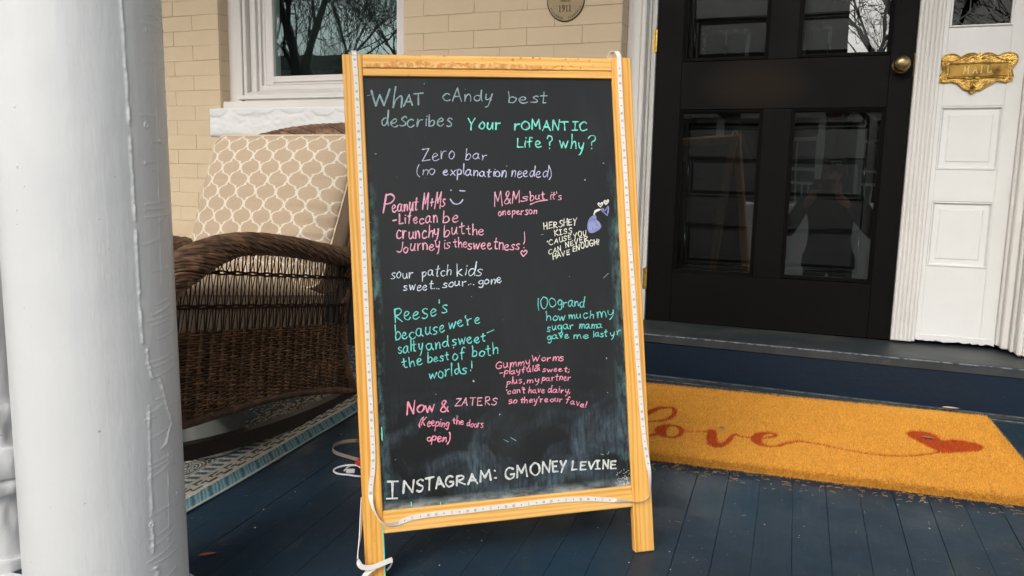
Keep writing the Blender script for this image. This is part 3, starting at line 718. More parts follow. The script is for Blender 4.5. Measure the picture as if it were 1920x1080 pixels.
WORDS = [('Wh', 11.7, 835.4, 77.8, 838.6, 21.0, 'F', 4), ('AT', 79.9, 837.5, 122.3, 841.0, 13.2, 'F', 3.6), ('cAndy', 160.8, 847.9, 266.0, 849.6, 14.7, 'F', 3), ('best', 302.4, 847.1, 388.9, 846.8, 14.9, 'F', 3), ('describes', 30.8, 795.2, 179.5, 797.2, 16.6, 'F', 3.2), ('Your', 217.1, 788.4, 284.6, 788.3, 15.9, 'M', 3.6), ('rOMANTIC', 314.8, 787.8, 478.1, 786.9, 12.7, 'M', 3.6), ('Life', 317.1, 748.8, 372.7, 749.5, 13.2, 'M', 3.2), ('?', 386.9, 748.9, 397.7, 748.8, 15.7, 'M', 3.2), ('why', 413.8, 746.9, 467.4, 744.2, 15.1, 'M', 3.2), ('?', 477.3, 747.6, 494.4, 747.5, 15.2, 'M', 2.8), ('Zero', 112.4, 721.7, 182.4, 728.3, 15.1, 'V', 2.2), ('bar', 205.5, 724.7, 252.0, 724.2, 12.5, 'V', 2.2), ('(no', 99.8, 691.1, 139.0, 692.8, 12.3, 'V', 2), ('explanation', 157.0, 693.6, 291.4, 686.0, 12.4, 'V', 3), ('needed)', 302.4, 685.9, 392.1, 684.5, 12.6, 'V', 2.6), ('P', 25.3, 617.0, 45.7, 617.6, 22.1, 'P', 4), ('eanut', 45.7, 617.6, 98.8, 619.7, 15.5, 'P', 3.2), ('M+Ms', 109.7, 621.6, 156.0, 623.9, 17.9, 'P', 3), ('-Life', 47.8, 590.9, 97.0, 592.9, 14.4, 'P', 3.2), ('can', 101.5, 591.1, 138.8, 591.8, 13.4, 'P', 3), ('be', 150.0, 591.5, 185.0, 590.6, 13.5, 'P', 3), ('crunchy', 51.8, 558.7, 140.8, 562.6, 16.6, 'P', 3.2), ('but', 149.7, 561.2, 195.2, 566.6, 14.6, 'P', 3), ('the', 199.7, 564.2, 237.4, 563.0, 13.6, 'P', 2.6), ('Journey', 50.6, 531.0, 143.0, 536.7, 13.3, 'P', 3), ('is', 149.8, 537.6, 164.4, 537.1, 12.3, 'P', 2.6), ('the', 171.2, 538.0, 200.7, 538.2, 12.4, 'P', 2.6), ('sweetness', 200.6, 534.8, 313.5, 528.7, 13.5, 'P', 3), ('!', 318.3, 530.8, 324.3, 532.9, 16.0, 'P', 2.6), ('sour', 36.7, 477.3, 83.4, 478.7, 13.3, 'S', 2.2), ('patch', 101.2, 479.1, 162.4, 479.9, 13.4, 'S', 2.4), ('kids', 174.1, 479.4, 229.9, 478.3, 14.6, 'S', 2.4), ('sweet...', 62.3, 451.1, 136.8, 452.9, 10.4, 'S', 2.4), ('sour...', 143.7, 454.9, 210.7, 458.7, 10.5, 'S', 2.6), ('gone', 220.3, 457.1, 270.6, 459.5, 9.6, 'S', 2.6), ('M&M', 262.7, 622.6, 319.6, 629.4, 17.1, 'P', 2.8), ('s', 323.7, 632.7, 338.6, 633.5, 10.8, 'P', 2.6), ('but', 343.0, 633.5, 375.5, 636.2, 10.8, 'P', 2.6), ("it's", 386.1, 634.9, 412.5, 635.5, 10.9, 'P', 2.4), ('one', 271.2, 603.0, 297.3, 604.7, 9.1, 'P', 2.6), ('person', 300.8, 604.6, 355.0, 605.5, 9.1, 'P', 2.6), ('HERSHEY', 369.8, 569.9, 444.7, 580.0, 8.6, 'I', 2.4), ('KISS', 393.6, 556.0, 432.9, 561.8, 6.6, 'I', 2.4), ("'CAUSE", 377.7, 535.7, 431.0, 547.9, 6.2, 'I', 2.4), ('YOU', 437.0, 547.7, 464.8, 556.1, 6.4, 'I', 2.4), ('CAN', 377.9, 516.6, 406.7, 523.1, 5.7, 'I', 2.4), ('NEVER', 416.8, 529.8, 468.3, 543.2, 6.1, 'I', 2.4), ('HAVE', 387.5, 505.8, 425.7, 514.9, 6.4, 'I', 2.4), ('ENOUGH!', 432.1, 520.6, 493.6, 535.4, 6.9, 'I', 2.4), ("Reese's", 39.6, 386.5, 151.3, 400.7, 17.7, 'T', 3), ('because', 40.1, 347.9, 143.7, 359.7, 16.0, 'T', 3), ("we're", 151.9, 367.1, 219.3, 374.7, 13.4, 'T', 3), ('salty', 44.4, 322.2, 95.2, 325.7, 13.2, 'T', 3), ('and', 104.7, 324.0, 151.3, 329.0, 13.3, 'T', 3), ('sweet', 158.1, 330.9, 230.9, 336.7, 12.3, 'T', 3), ('-', 236.2, 345.4, 251.5, 350.2, 15.8, 'T', 2.6), ('the', 54.9, 289.5, 94.8, 295.7, 12.1, 'T', 3), ('best', 106.2, 298.3, 149.7, 302.2, 12.2, 'T', 3), ('of', 159.7, 301.6, 185.1, 303.4, 12.3, 'T', 3), ('both', 198.9, 305.1, 255.2, 308.0, 12.4, 'T', 3), ('worlds', 106.5, 263.8, 186.6, 272.9, 13.3, 'T', 3), ('!', 190.7, 276.0, 196.4, 276.8, 10.5, 'T', 3), ('Now', 57.1, 193.1, 116.0, 197.4, 14.3, 'R', 3.8), ('&', 128.1, 193.2, 145.0, 195.2, 14.5, 'R', 3.6), ('ZATERS', 157.8, 203.2, 247.7, 199.8, 9.5, 'P', 2.6), ('(Keeping', 80.3, 169.2, 143.4, 160.7, 9.9, 'R', 2.8), ('the', 151.6, 166.7, 175.2, 163.7, 8.8, 'R', 2.46), ('doors', 181.3, 159.9, 215.2, 153.7, 8.9, 'R', 2.29), ('open)', 96.0, 135.7, 143.8, 129.4, 10.5, 'R', 3.2), ('100', 347.1, 395.3, 388.9, 401.3, 13.8, 'T', 2.4), ('grand', 392.2, 402.3, 453.8, 399.3, 12.7, 'T', 2.6), ('how', 365.6, 372.5, 409.0, 371.4, 10.8, 'T', 2.6), ('much', 416.4, 375.6, 472.0, 373.9, 10.3, 'T', 2.6), ('my', 481.8, 374.5, 519.9, 376.1, 12.8, 'T', 2.6), ('sugar', 365.8, 350.7, 425.8, 353.1, 9.7, 'T', 2.6), ('mama', 439.4, 353.5, 491.6, 350.6, 8.7, 'T', 2.6), ('gave', 365.2, 331.1, 414.4, 334.1, 10.2, 'T', 2.6), ('me', 426.2, 331.1, 459.6, 330.3, 8.7, 'T', 2.6), ('last', 470.4, 332.0, 501.7, 332.5, 8.7, 'T', 2.6), ('yr', 509.9, 330.9, 533.3, 334.3, 9.9, 'T', 2.6), ('Gummy', 250.2, 276.6, 324.9, 281.6, 9.4, 'R', 2.69), ('Worms', 330.0, 287.4, 401.1, 285.1, 8.3, 'R', 2.69), ('-playful', 257.7, 262.5, 330.1, 265.6, 7.7, 'R', 2.54), ('&', 333.7, 266.5, 346.8, 268.0, 8.0, 'R', 3), ('sweet;', 352.4, 263.0, 410.7, 260.3, 7.3, 'R', 2.54), ('plus,', 271.7, 241.1, 310.2, 241.8, 7.7, 'R', 2.38), ('my', 317.2, 242.5, 341.9, 240.8, 7.8, 'R', 2.54), ('partner', 350.3, 244.8, 413.3, 240.9, 7.8, 'R', 2.54), ("can't", 273.1, 221.7, 311.1, 221.2, 6.9, 'R', 2.54), ('have', 318.5, 220.7, 353.8, 218.1, 7.3, 'R', 2.54), ('dairy,', 360.9, 217.6, 412.0, 213.9, 7.8, 'R', 2.54), ('so', 273.2, 201.2, 291.8, 201.0, 6.9, 'R', 2.69), ("they're", 299.6, 200.4, 359.9, 197.0, 7.3, 'R', 2.69), ('our', 365.8, 197.7, 392.6, 195.7, 7.0, 'R', 2.54), ('fave!', 400.2, 192.9, 445.2, 179.1, 7.4, 'R', 2.54), ('I', 7.5, 24.8, 31.9, 23.4, 21.3, 'H', 5), ('N', 38.7, 30.4, 62.9, 30.3, 17.0, 'H', 5), ('STAG', 68.5, 31.9, 148.9, 37.4, 14.6, 'H', 5), ('RAM', 152.3, 37.1, 228.6, 40.9, 13.9, 'H', 4.8), (':', 233.4, 43.9, 239.1, 44.5, 14.1, 'H', 5), ('GMON', 258.5, 39.2, 358.3, 44.6, 13.9, 'H', 4.8), ('EY', 363.1, 46.5, 394.0, 44.7, 12.0, 'H', 4.8), ('LEVINE', 405.6, 46.0, 508.7, 39.9, 10.6, 'H', 4.6)]
EXTRA= [('V', 2.6, [(171.5, 660.2), (171.7, 659.5)]), ('V', 2.4, [(190.4, 658.7), (201.5, 657.6)]), ('V', 2.4, [(169.2, 641.0), (175.3, 632.4), (183.3, 630.1), (191.0, 633.2), (196.0, 639.3)]), ('P', 2.4, [(321.8, 514.0), (317.0, 522.3), (320.1, 526.9), (323.3, 523.8), (327.3, 527.4), (330.4, 523.0), (321.8, 514.0)]), ('P', 2.4, [(342.6, 626.1), (354.9, 630.6), (369.6, 634.0), (381.7, 634.7)]), ('I', 4, [(485.7, 601.0), (489.8, 608.1), (499.2, 611.2)]), ('I', 2.6, [(501.0, 616.9), (495.8, 622.7), (498.4, 625.3), (500.8, 622.6), (504.4, 626.1), (506.1, 623.2), (501.0, 616.9)]), ('I', 2.6, [(513.8, 622.3), (509.6, 628.2), (512.7, 631.0), (515.0, 627.6), (519.3, 632.5), (520.1, 628.4), (513.8, 622.3)]), ('K', 3, [(515.5, 597.9), (503.1, 609.7), (506.3, 612.5), (511.0, 608.1), (518.5, 617.5), (518.6, 609.3), (515.5, 597.9)])]
KISS= [(483.1, 598.7), (473.3, 590.6), (469.1, 577.7), (470.3, 565.7), (475.0, 560.4), (483.7, 561.0), (496.5, 567.4), (501.1, 574.4), (497.7, 581.6), (490.7, 590.2), (489.6, 598.1)]
STRIP= [(-16.8, 944.1), (-15.4, 879.0), (-15.0, 790.8), (-15.1, 691.7), (-15.1, 570.7), (-15.6, 438.9), (-16.1, 307.3), (-15.6, 197.7), (-15.3, 132.0), (-17.3, 88.4), (-23.3, 50.8), (-22.6, 18.0), (-11.9, -8.3), (2.5, -25.1), (27.5, -25.6), (55.1, -18.6), (99.5, -15.5), (155.4, -15.7), (223.7, -14.9), (293.1, -14.1), (363.8, -13.2), (435.4, -16.9), (508.0, -27.7), (550.9, -34.3), (575.1, -25.0), (580.6, 9.7), (578.8, 47.6), (573.0, 104.6), (569.1, 199.1), (566.5, 317.1), (563.8, 435.1), (560.5, 565.0), (559.1, 683.2), (557.6, 801.5), (556.9, 884.3), (557.3, 941.2)]
# ---------------------------------------------------------------- handwriting
# one pen stroke per ';' ; x-height 1, capitals about 1.7; a point written twice makes a corner
GL = {
'a': ".62,.85 .35,1.0 .06,.7 .04,.3 .28,.02 .52,.25 .64,.9 .64,.9 .62,.3 .82,.02", 'b': ".08,1.75 .1,.9 .1,.02 .1,.02 .12,.6 .4,.95 .66,.6 .5,.1 .1,.04",
'c': ".62,.85 .36,1.0 .06,.6 .16,.12 .42,0 .68,.18", 'd': ".6,.8 .3,.95 .05,.5 .2,.03 .5,.2 .64,.9 .66,1.8 .66,1.8 .64,.6 .74,.02", 'e': ".08,.5 .4,.55 .56,.8 .34,1.0 .06,.62 .14,.14 .42,0 .68,.2",
'f': ".62,1.6 .42,1.75 .26,1.4 .24,.6 .22,-.1;.0,.9 .5,.95", 'g': ".6,.85 .32,1.0 .06,.6 .2,.15 .5,.3 .62,.92 .62,.92 .62,-.2 .4,-.7 .1,-.5", 'h': ".08,1.8 .1,.8 .08,0 .08,0 .14,.6 .42,.95 .58,.7 .6,0",
'i': ".12,.95 .1,.4 .12,0;.14,1.35 .15,1.4", 'j': ".2,.95 .2,-.4 .0,-.6;.22,1.35 .23,1.4", 'k': ".08,1.8 .08,0;.55,1.0 .12,.5 .12,.5 .6,0", 'l': ".1,1.8 .1,.6 .14,0",
'm': ".06,.95 .06,0 .06,0 .16,.7 .36,.95 .46,.6 .46,0 .46,0 .56,.7 .76,.95 .88,.6 .9,0", 'n': ".06,.98 .06,0 .06,0 .16,.7 .4,.98 .56,.7 .58,0", 'o': ".36,1.0 .08,.7 .08,.25 .34,0 .62,.3 .6,.75 .34,1.0",
'p': ".08,.95 .08,.2 .04,-.75;.08,.6 .3,.98 .6,.8 .52,.25 .12,.12", 'q': ".6,.9 .3,1 .06,.5 .3,.1 .6,.5 .62,-.75", 'r': ".08,.98 .1,.4 .1,0 .1,0 .16,.6 .34,.9 .56,.92",
's': ".56,.88 .34,1.0 .12,.8 .28,.55 .52,.35 .46,.08 .2,0 .02,.1", 't': ".26,1.5 .24,.5 .3,.04 .5,.04;.0,.98 .54,1.02", 'u': ".06,.98 .06,.3 .24,.02 .48,.3 .58,.95 .58,.95 .58,.3 .7,.02",
'v': ".04,.98 .3,0 .3,0 .58,1.0", 'w': ".04,.98 .2,.05 .2,.05 .44,.85 .44,.85 .62,.05 .62,.05 .9,1.0", 'x': ".05,.95 .6,0;.6,.95 .03,0", 'y': ".06,.98 .14,.35 .34,.2 .56,.55;.6,1.0 .56,.2 .36,-.6 .18,-.7", 'z': ".06,.95 .55,.95 .55,.95 .05,.02 .05,.02 .6,.02",
'A': ".0,0 .22,.8 .44,1.7 .44,1.7 .6,.8 .82,0;.14,.6 .68,.62", 'B': ".1,1.7 .1,0;.1,1.65 .6,1.5 .5,1.0 .12,.9 .7,.7 .6,.1 .1,.02", 'C': ".78,1.4 .5,1.7 .12,1.2 .1,.5 .4,0 .82,.2", 'D': ".1,1.7 .1,0 .1,0 .7,.4 .66,1.3 .06,1.7",
'E': ".72,1.68 .12,1.66 .12,1.66 .1,.05 .1,.05 .76,.08;.12,.9 .6,.92", 'F': ".7,1.7 .1,1.66 .1,1.66 .08,0;.1,.9 .55,.9", 'G': ".82,1.45 .5,1.7 .12,1.25 .08,.5 .36,.02 .78,.2 .86,.7 .86,.7 .5,.72", 'H': ".1,1.7 .08,0;.76,1.7 .74,0;.1,.85 .75,.9",
'I': ".3,1.68 .3,.02;.05,1.68 .58,1.7;.02,.02 .6,.04", 'J': ".7,1.7 .68,.4 .4,.0 .05,.15", 'K': ".1,1.7 .1,0;.72,1.7 .12,.8 .12,.8 .78,.0", 'L': ".14,1.7 .12,.6 .1,.05 .1,.05 .72,.06", 'M': ".06,0 .14,1.7 .14,1.7 .46,.55 .46,.55 .84,1.7 .84,1.7 .94,0",
'N': ".06,0 .1,1.7 .1,1.7 .66,.02 .66,.02 .74,1.72", 'O': ".45,1.7 .1,1.25 .08,.45 .42,0 .8,.4 .8,1.25 .45,1.7", 'P': ".12,1.7 .1,0;.1,1.6 .5,1.7 .78,1.3 .56,.85 .1,.8", 'R': ".1,1.7 .08,0;.1,1.62 .5,1.7 .72,1.3 .5,.95 .1,.85 .1,.85 .78,.0",
'S': ".74,1.45 .48,1.7 .14,1.4 .3,.98 .66,.7 .64,.2 .34,0 .02,.18", 'T': ".42,1.66 .4,0;.0,1.66 .84,1.7", 'U': ".1,1.7 .08,.5 .36,0 .68,.4 .72,1.7", 'V': ".04,1.7 .38,.02 .38,.02 .8,1.75", 'W': ".02,1.7 .28,.02 .28,.02 .52,1.2 .52,1.2 .78,.02 .78,.02 1.08,1.75",
'Y': ".04,1.7 .3,.95 .36,.85;.76,1.72 .36,.75 .22,-.1", 'Z': ".08,1.66 .76,1.7 .76,1.7 .02,.04 .02,.04 .8,.06", '0': ".4,1.7 .08,1.2 .1,.35 .42,0 .72,.5 .7,1.3 .4,1.7", '1': ".2,1.7 .18,.8 .2,0",
'?': ".04,1.4 .2,1.75 .56,1.65 .6,1.2 .34,.9 .3,.5;.3,.06 .31,.0", '!': ".16,1.75 .13,.8 .12,.45;.1,.05 .11,.0", '.': ".1,.04 .12,.0", ',': ".14,.1 .12,-.1 .04,-.3", ';': ".14,.7 .15,.64;.14,.1 .12,-.1 .04,-.3", ':': ".1,1.2 .12,1.14;.1,.12 .12,.06", "'": ".1,1.75 .08,1.3",
'-': ".0,.62 .5,.68", '(': ".34,1.9 .08,1.2 .06,.3 .32,-.35", ')': ".06,1.9 .34,1.2 .34,.3 .06,-.35", '+': ".3,1.05 .3,.2;.02,.62 .6,.66", '&': ".78,.0 .3,1.0 .22,1.45 .44,1.7 .6,1.4 .2,.75 .06,.3 .3,.0 .6,.25 .74,.7"}
def glyph(ch):
    return [[tuple(float(v) for v in p.split(',')) for p in s.split()] for s in GL[ch].split(';')]
def smooth2(pts, step=4):
    out = []; run = [pts[0]]
    def cr(r):
        if len(r) == 2: return [(r[0][0]+(r[1][0]-r[0][0])*k/6, r[0][1]+(r[1][1]-r[0][1])*k/6) for k in range(7)]
        return [(p.x, p.y) for p in catmull([(x, y, 0) for x, y in r], step)]
    for a, b in zip(pts, pts[1:]):
        if a == b:
            if len(run) > 1: out.append(cr(run))
            run = [b]
        else: run.append(b)
    if len(run) > 1: out.append(cr(run))
    return out
def word_strokes(t, u0, v0, u1, v1, h, slant=.06, gap=.22, jit=.05):
    R = random.Random(hash_(t)+int(u0*10)); x = 0; items = []
    for ch in t:
        g = glyph(ch); wdt = max(p[0] for s in g for p in s); items.append((x, g)); x += wdt+gap*(1.1 if ch.isupper() else 1)
    W_ = max(x-gap, .1); du, dv = u1-u0, v1-v0; Lg = math.hypot(du, dv); sx_ = Lg/W_; ex, ey = du/Lg, dv/Lg; out = []
    if len(t) == 1 and t in "?!:-'&,;": sx_ = max(sx_, h*.5)
    for (ox, g) in items:
        ry_, rs, rx_ = R.uniform(-.13, .13), R.uniform(.84, 1.14), R.uniform(-.07, .07); sh1 = R.uniform(-.09, .12)
        for s in g:
            P = [(a+R.uniform(-jit, jit), b+R.uniform(-jit, jit)) if i and s[i] != s[i-1] and (i+1 >= len(s) or s[i+1] != s[i]) else (a, b) for i, (a, b) in enumerate(s)]
            for rn in smooth2(P):
                Q = []
                for (a, b) in rn:
                    b = b*rs+ry_; xx = (ox+a+rx_)*sx_+b*h*(slant+sh1); yy = b*h
                    Q.append((u0+ex*xx-ey*yy*.6, v0+ey*xx+yy))
                out.append(Q)
    return out
def hash_(t): return sum((i+1)*ord(c) for i, c in enumerate(t))
INK = [0]
def ribbon(bm, pts, w, y):
    """a flat pen stroke in the board plane with rounded ends"""
    INK[0] += 1; y = y-.00004*(INK[0] % 9)
    P = [Vector((a, 0, b)) for a, b in pts]
    Q = [P[0]]
    for p in P[1:]:
        if (p-Q[-1]).length > w*.22: Q.append(p)
    if len(Q) < 2: Q.append(Q[0]+Vector((w*.3, 0, -w*.1)))
    P = Q; n = len(P); vs = []; fs = []
    R = random.Random(int(P[0].x*1e5) & 0xffff); ph_ = R.uniform(0, 6.28)
    for i in range(n):
        t = (P[min(i+1, n-1)]-P[max(i-1, 0)]).normalized(); nn = Vector((-t.z, 0, t.x)); ww = w*.5*(1+R.uniform(-.14, .14)+.22*math.sin(ph_+i*.45))*(1.12 if i < 2 else 1)
        vs += [P[i]+nn*ww, P[i]-nn*ww]
    fs = [(2*i, 2*i+1, 2*i+3, 2*i+2) for i in range(n-1)]
    for (i, sgn) in ((0, -1), (n-1, 1)):
        t = (P[min(i+1, n-1)]-P[max(i-1, 0)]).normalized()*sgn; nn = Vector((-t.z, 0, t.x)); b0 = len(vs)
        a0, a1 = (2*i, 2*i+1) if sgn == 1 else (2*i+1, 2*i)
        for k in range(1, 4):
            an = PI*k/4; vs.append(P[i]+nn*math.cos(an)*w*.5+t*math.sin(an)*w*.5)
        fs.append((a0, b0, b0+1, b0+2, a1))
    vs = [(v.x, y, v.z) for v in vs]
    # make every face look at the reader (-y)
    g = []
    for f in fs:
        a, b, c = [Vector(vs[k]) for k in f[:3]]; nv = (b-a).cross(c-a)
        g.append(f if nv.y < 0 else f[::-1])
    bm.add(vs, g)

# ---------------------------------------------------------------- the A-frame chalkboard (local: x right, z up the board, -y to the reader)
BQ = Matrix(((0.8362281705607634, -0.5359756972223295, -0.115984907412738), (0.5473611065986466, 0.8286868315390782, 0.1169356841033943), (0.03344048061270437, -0.16127054046124348, 0.9863435238474078)))
BP = Vector((-0.16631474298917687, -1.8283521324272336, -0.10904565702425505))
BM_ = Matrix.Translation(BP) @ BQ.to_4x4()
sign = thing('sidewalk_sign', 'pine A-frame chalkboard sign covered in coloured handwriting about candy', 'chalkboard sign', mw=BM_)
def S(name, bm, m, **k): return obj(name, bm, m, sign, local=True, **k)
S('stile', BM().box(-.0415, -.0012, 0, .020, -.178, .9435, .0018), M_woodv)
S('stile', BM().box(.5405, .5855, 0, .020, -.1465, .9465, .0018), M_woodv)
tr = BM()
tr.box(-.0008, .5402, -.0008, .020, .9157, .9440, .0018).box(-.0008, .5402, .0010, .020, .8995, .9154, .0012)
S('top_rail', tr, M_woodh)
S('bottom_rail', BM().box(-.0008, .5402, -.0005, .020, -.0455, .0002, .0018), M_woodh)
ch = []; R = random.Random(4)
top, bot = [], []
n = 60
for i in range(n+1):
    u = .006+.40*i/n; env = min(1, i/8, (n-i)/14)
    top.append((u, .9215+.0070*env+.0022*env*R.uniform(-1, 1))); bot.append((u, .9172+.001*R.uniform(-1, 1)))
S('chipped_strip', BM().prism(bot+top[::-1], -.0014, .001), M_chip)
cs = BM()
for i in range(70):
    u = R.uniform(.05, .50); v = R.uniform(.926, .942) if R.random() < .5 else R.uniform(.917, .925); s = R.uniform(.001, .0035)
    cs.add([(u, -.0012-.0001*(i % 5), v), (u+s*2, -.0012-.0001*(i % 5), v+R.uniform(-.001, .001)), (u+s, -.0028, v+s)], [(0, 1, 2)])
S('wood_splinters', cs, M_chip, kind='stuff')
S('chalkboard_panel', BM().box(-.006, .545, .0075, .0125, -.006, .906, 0), M_board)
S('teal_smear', BM().box(-.0033, -.0010, -.0006, .018, -.176, -.030, 0), M_teal)
S('foot', BM().box(-.0405, -.0022, .001, .019, -.186, -.1782, .001), M_rubber); S('foot', BM().box(.5415, .5845, .001, .019, -.1535, -.1468, .002), M_rubber)
# rear leaf of the A-frame, hinged at the top
RB = Matrix.Translation((0, .026, .935)) @ Matrix.Rotation(math.radians(20.5), 4, 'X')
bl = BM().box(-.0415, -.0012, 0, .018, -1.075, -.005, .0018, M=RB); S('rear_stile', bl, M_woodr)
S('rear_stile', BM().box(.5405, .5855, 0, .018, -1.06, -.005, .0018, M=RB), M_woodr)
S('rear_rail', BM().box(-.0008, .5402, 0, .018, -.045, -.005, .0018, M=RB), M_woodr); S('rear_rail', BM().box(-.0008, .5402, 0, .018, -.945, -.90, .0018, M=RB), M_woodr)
S('rear_panel', BM().box(-.004, .543, .006, .010, -.901, -.044, 0, M=RB), M_board)
for u in (.06, .48): S('strap_hinge', BM().box(u-.02, u+.02, .0202, .0258, .90, .938, .001), M_steel)
YW = .0073
lines = {}
for t, u0, v0, u1, v1, h, c_, wt in WORDS:
    bm = BM(); f = .001
    up = t.isupper() and len(t) > 1
    for s in word_strokes(t, u0*f, v0*f, u1*f, v1*f, h*f, slant=.02 if c_ in 'HTM' else .10): ribbon(bm, s, wt*(.00078 if wt > 3 else .00074), YW)
    S('chalk_writing', bm, CH[c_])
for c_, wt, pts in EXTRA:
    bm = BM(); P = catmull([(a*.001, b*.001, 0) for a, b in pts], 5); ribbon(bm, [(p.x, p.y) for p in P], wt*.00098, YW)
    S('chalk_drawing', bm, CH[c_])
P = catmull([(a*.001, b*.001, 0) for a, b in KISS], 4, True)
kb = BM().prism([(p.x, p.y) for p in P], YW-.0001, YW+.0001); S('chalk_drawing', kb, CH['K'])
kk = BM()
for k in range(7):
    ribbon(kk, [(.4745+.0035*k+.001*math.sin(k), .566+.0008*k), (.474+.0036*k, .578+.001*k), (.478+.0022*k, .590-.0006*k)], .0007, YW-.0006)
S('chalk_drawing', kk, CH['V'])
# dribbles, smudges and scraps of chalk
sm = BM(); R = random.Random(12)
for (u, v, l) in ((.0045, .172, .02), (.004, .16, .015), (.058, .012, .008), (.119, .006, .009)): ribbon(sm, [(u, v), (u+.0005, v-l)], .0018, YW)
S('chalk_smudge', sm, CH['M'], kind='stuff')
sm = BM()
for (u, v, a, b) in ((.26, .125, .01, -.006), (.275, .128, .012, -.008), (.475, .075, .006, -.002), (.49, .073, .004, .006), (.50, .46, .012, .010), (.512, .007, .004, .006), (.522, .006, .003, .007), (.006, .86, .006, .001)): ribbon(sm, [(u, v), (u+a, v+b)], .0011, YW)
S('chalk_smudge', sm, CH['F'], kind='stuff')
cr = BM()
for i in range(60):
    u, v = .505+.033*R.random()**.6, .002+.035*(R.random()**2); ribbon(cr, [(u, v), (u+R.uniform(-.004, .004), v+R.uniform(-.004, .004))], .0007, YW)
S('chalk_crumbs', cr, CH['H'], kind='stuff')

# LED strip stuck round the frame
led = thing('led_strip', 'white LED strip light taped round the front of the pine sign frame', 'led strip', mw=BM_)
SP = catmull([(a*.001, 0, b*.001) for a, b in STRIP], 8)
d = [0]
for a, b in zip(SP, SP[1:]): d.append(d[-1]+(b-a).length)
Ltot = d[-1]
def at(s):
    s = max(0, min(Ltot-1e-6, s)); i = 0
    lo, hi = 0, len(d)-1
    while hi-lo > 1:
        m_ = (lo+hi)//2
        if d[m_] <= s: lo = m_
        else: hi = m_
    t = (s-d[lo])/max(1e-9, d[hi]-d[lo]); p = SP[lo].lerp(SP[hi], t); tt = (SP[hi]-SP[lo]).normalized(); return p, tt
def twist(s):   # narrow where the strip turns on edge at the lower corners
    p, _ = at(s)
    k = 1.0
    if p.x < .045 and p.z < .03: k = max(.25, 1-.75*max(0, 1-abs((p-Vector((-.012, 0, -.008))).length)/.05))
    if p.x > .50 and p.z < .07: k = max(.22, 1-.8*max(0, 1-abs((p-Vector((.556, 0, -.03))).length)/.075))
    return k
def strip_mesh(bm, s0, s1, wd, y, th, n):
    vs = []; fs = []
    for i in range(n+1):
        s = s0+(s1-s0)*i/n; p, t = at(s); nn = Vector((-t.z, 0, t.x)); k = twist(s); a = math.acos(min(1, k))
        off = nn*(wd*.5*k); yy = wd*.5*math.sin(a)
        for (q, dy) in ((p+off, -yy), (p-off, yy)):
            yb = y-yy*.5-.5*abs(yy)
            vs += [(q.x, yb+dy*.6-th, q.z), (q.x, yb+dy*.6, q.z)]
    for i in range(n):
        a, b = 4*i, 4*i+4
        fs += [(a, b, b+2, a+2)[::-1], (a+1, a+3, b+3, b+1)[::-1], (a, a+1, b+1, b)[::-1], (a+2, b+2, b+3, a+3)[::-1]]
    fs += [(0, 2, 3, 1), (4*n, 4*n+1, 4*n+3, 4*n+2)]
    bm.add(vs, fs)
sb = BM(); strip_mesh(sb, 0, Ltot, .0098, -.0009, .0022, 300); obj('strip_band', sb, M_strip, led, local=True)
chips, tin, cut = BM(), BM(), BM()
s = .012; k = 0
while s < Ltot-.01:
    p, t = at(s); kk_ = twist(s)
    if kk_ > .8:
        an = math.atan2(t.x, t.z); Mx = Matrix.Translation((p.x, -.0031, p.z)) @ Matrix.Rotation(an, 4, 'Y')
        if k % 5 == 2:
            for q in (-.0031, -.001, .001, .0031): cut.box(q-.0005, q+.0005, -.0003, .0003, -.0018, .0018, 0, M=Mx)
        elif k % 5 in (0, 4): chips.box(-.0026, .0026, -.0009, .0004, -.0026, .0026, .0004, M=Mx)
        else: tin.box(-.0012, .0012, -.0005, .0003, -.0008, .0008, 0, M=Mx)
    s += .0165; k += 1
obj('led_chips', chips, M_led, led, local=True, kind='stuff'); obj('resistors', tin, M_tiny, led, local=True, kind='stuff'); obj('cut_marks', cut, M_cut, led, local=True, kind='stuff')
def ribbon3(bm, pts, wd, th, side, step=8):
    """strip of width wd along 3-D points; side(t01) gives the across direction"""
    P = catmull(pts, step); n = len(P)-1; vs = []; fs = []
    for i, p in enumerate(P):
        t = (P[min(i+1, n)]-P[max(i-1, 0)]).normalized(); a = Vector(side(i/n)); a = (a-t*a.dot(t)).normalized(); b = t.cross(a)
        for (x, z) in ((-1, -1), (1, -1), (1, 1), (-1, 1)): vs.append(p+a*(wd*.5*x)+b*(th*.5*z))
    for i in range(n):
        for k in range(4): fs.append((4*i+k, 4*i+(k+1) % 4, 4*i+4+(k+1) % 4, 4*i+4+k)[::-1])
    fs += [(0, 1, 2, 3), (4*n+3, 4*n+2, 4*n+1, 4*n)]
    bm.add(vs, fs)
lp = BM()
ribbon3(lp, [(-.0168, -.002, .938), (-.0168, -.003, .9445), (-.017, .004, .951), (-.0175, .014, .9535), (-.018, .024, .946), (-.018, .030, .92), (-.018, .032, .85)], .0098, .0016, lambda t: (1, 0, 0))
obj('folded_end', lp, M_strip, led, local=True); lp = BM()
ribbon3(lp, [(.557, -.002, .936), (.557, -.003, .948), (.554, .001, .958), (.548, .008, .961), (.543, .016, .955), (.541, .024, .935), (.540, .03, .86)], .0098, .0016, lambda t: (1, 0, 0))
obj('folded_end', lp, M_strip, led, local=True)
hg = BM()
ribbon3(hg, [(-.040, .016, .03), (-.0435, .012, .0), (-.0480, .002, -.04), (-.0545, -.012, -.075), (-.0535, -.020, -.092), (-.046, -.020, -.102), (-.026, -.015, -.1055), (-.006, -.010, -.102), (.0135, -.004, -.0985)], .010, .0014, lambda t: (.9-.9*min(1, 2.2*t), .9 if t < .45 else .15, min(1, 2.0*t)+.05))
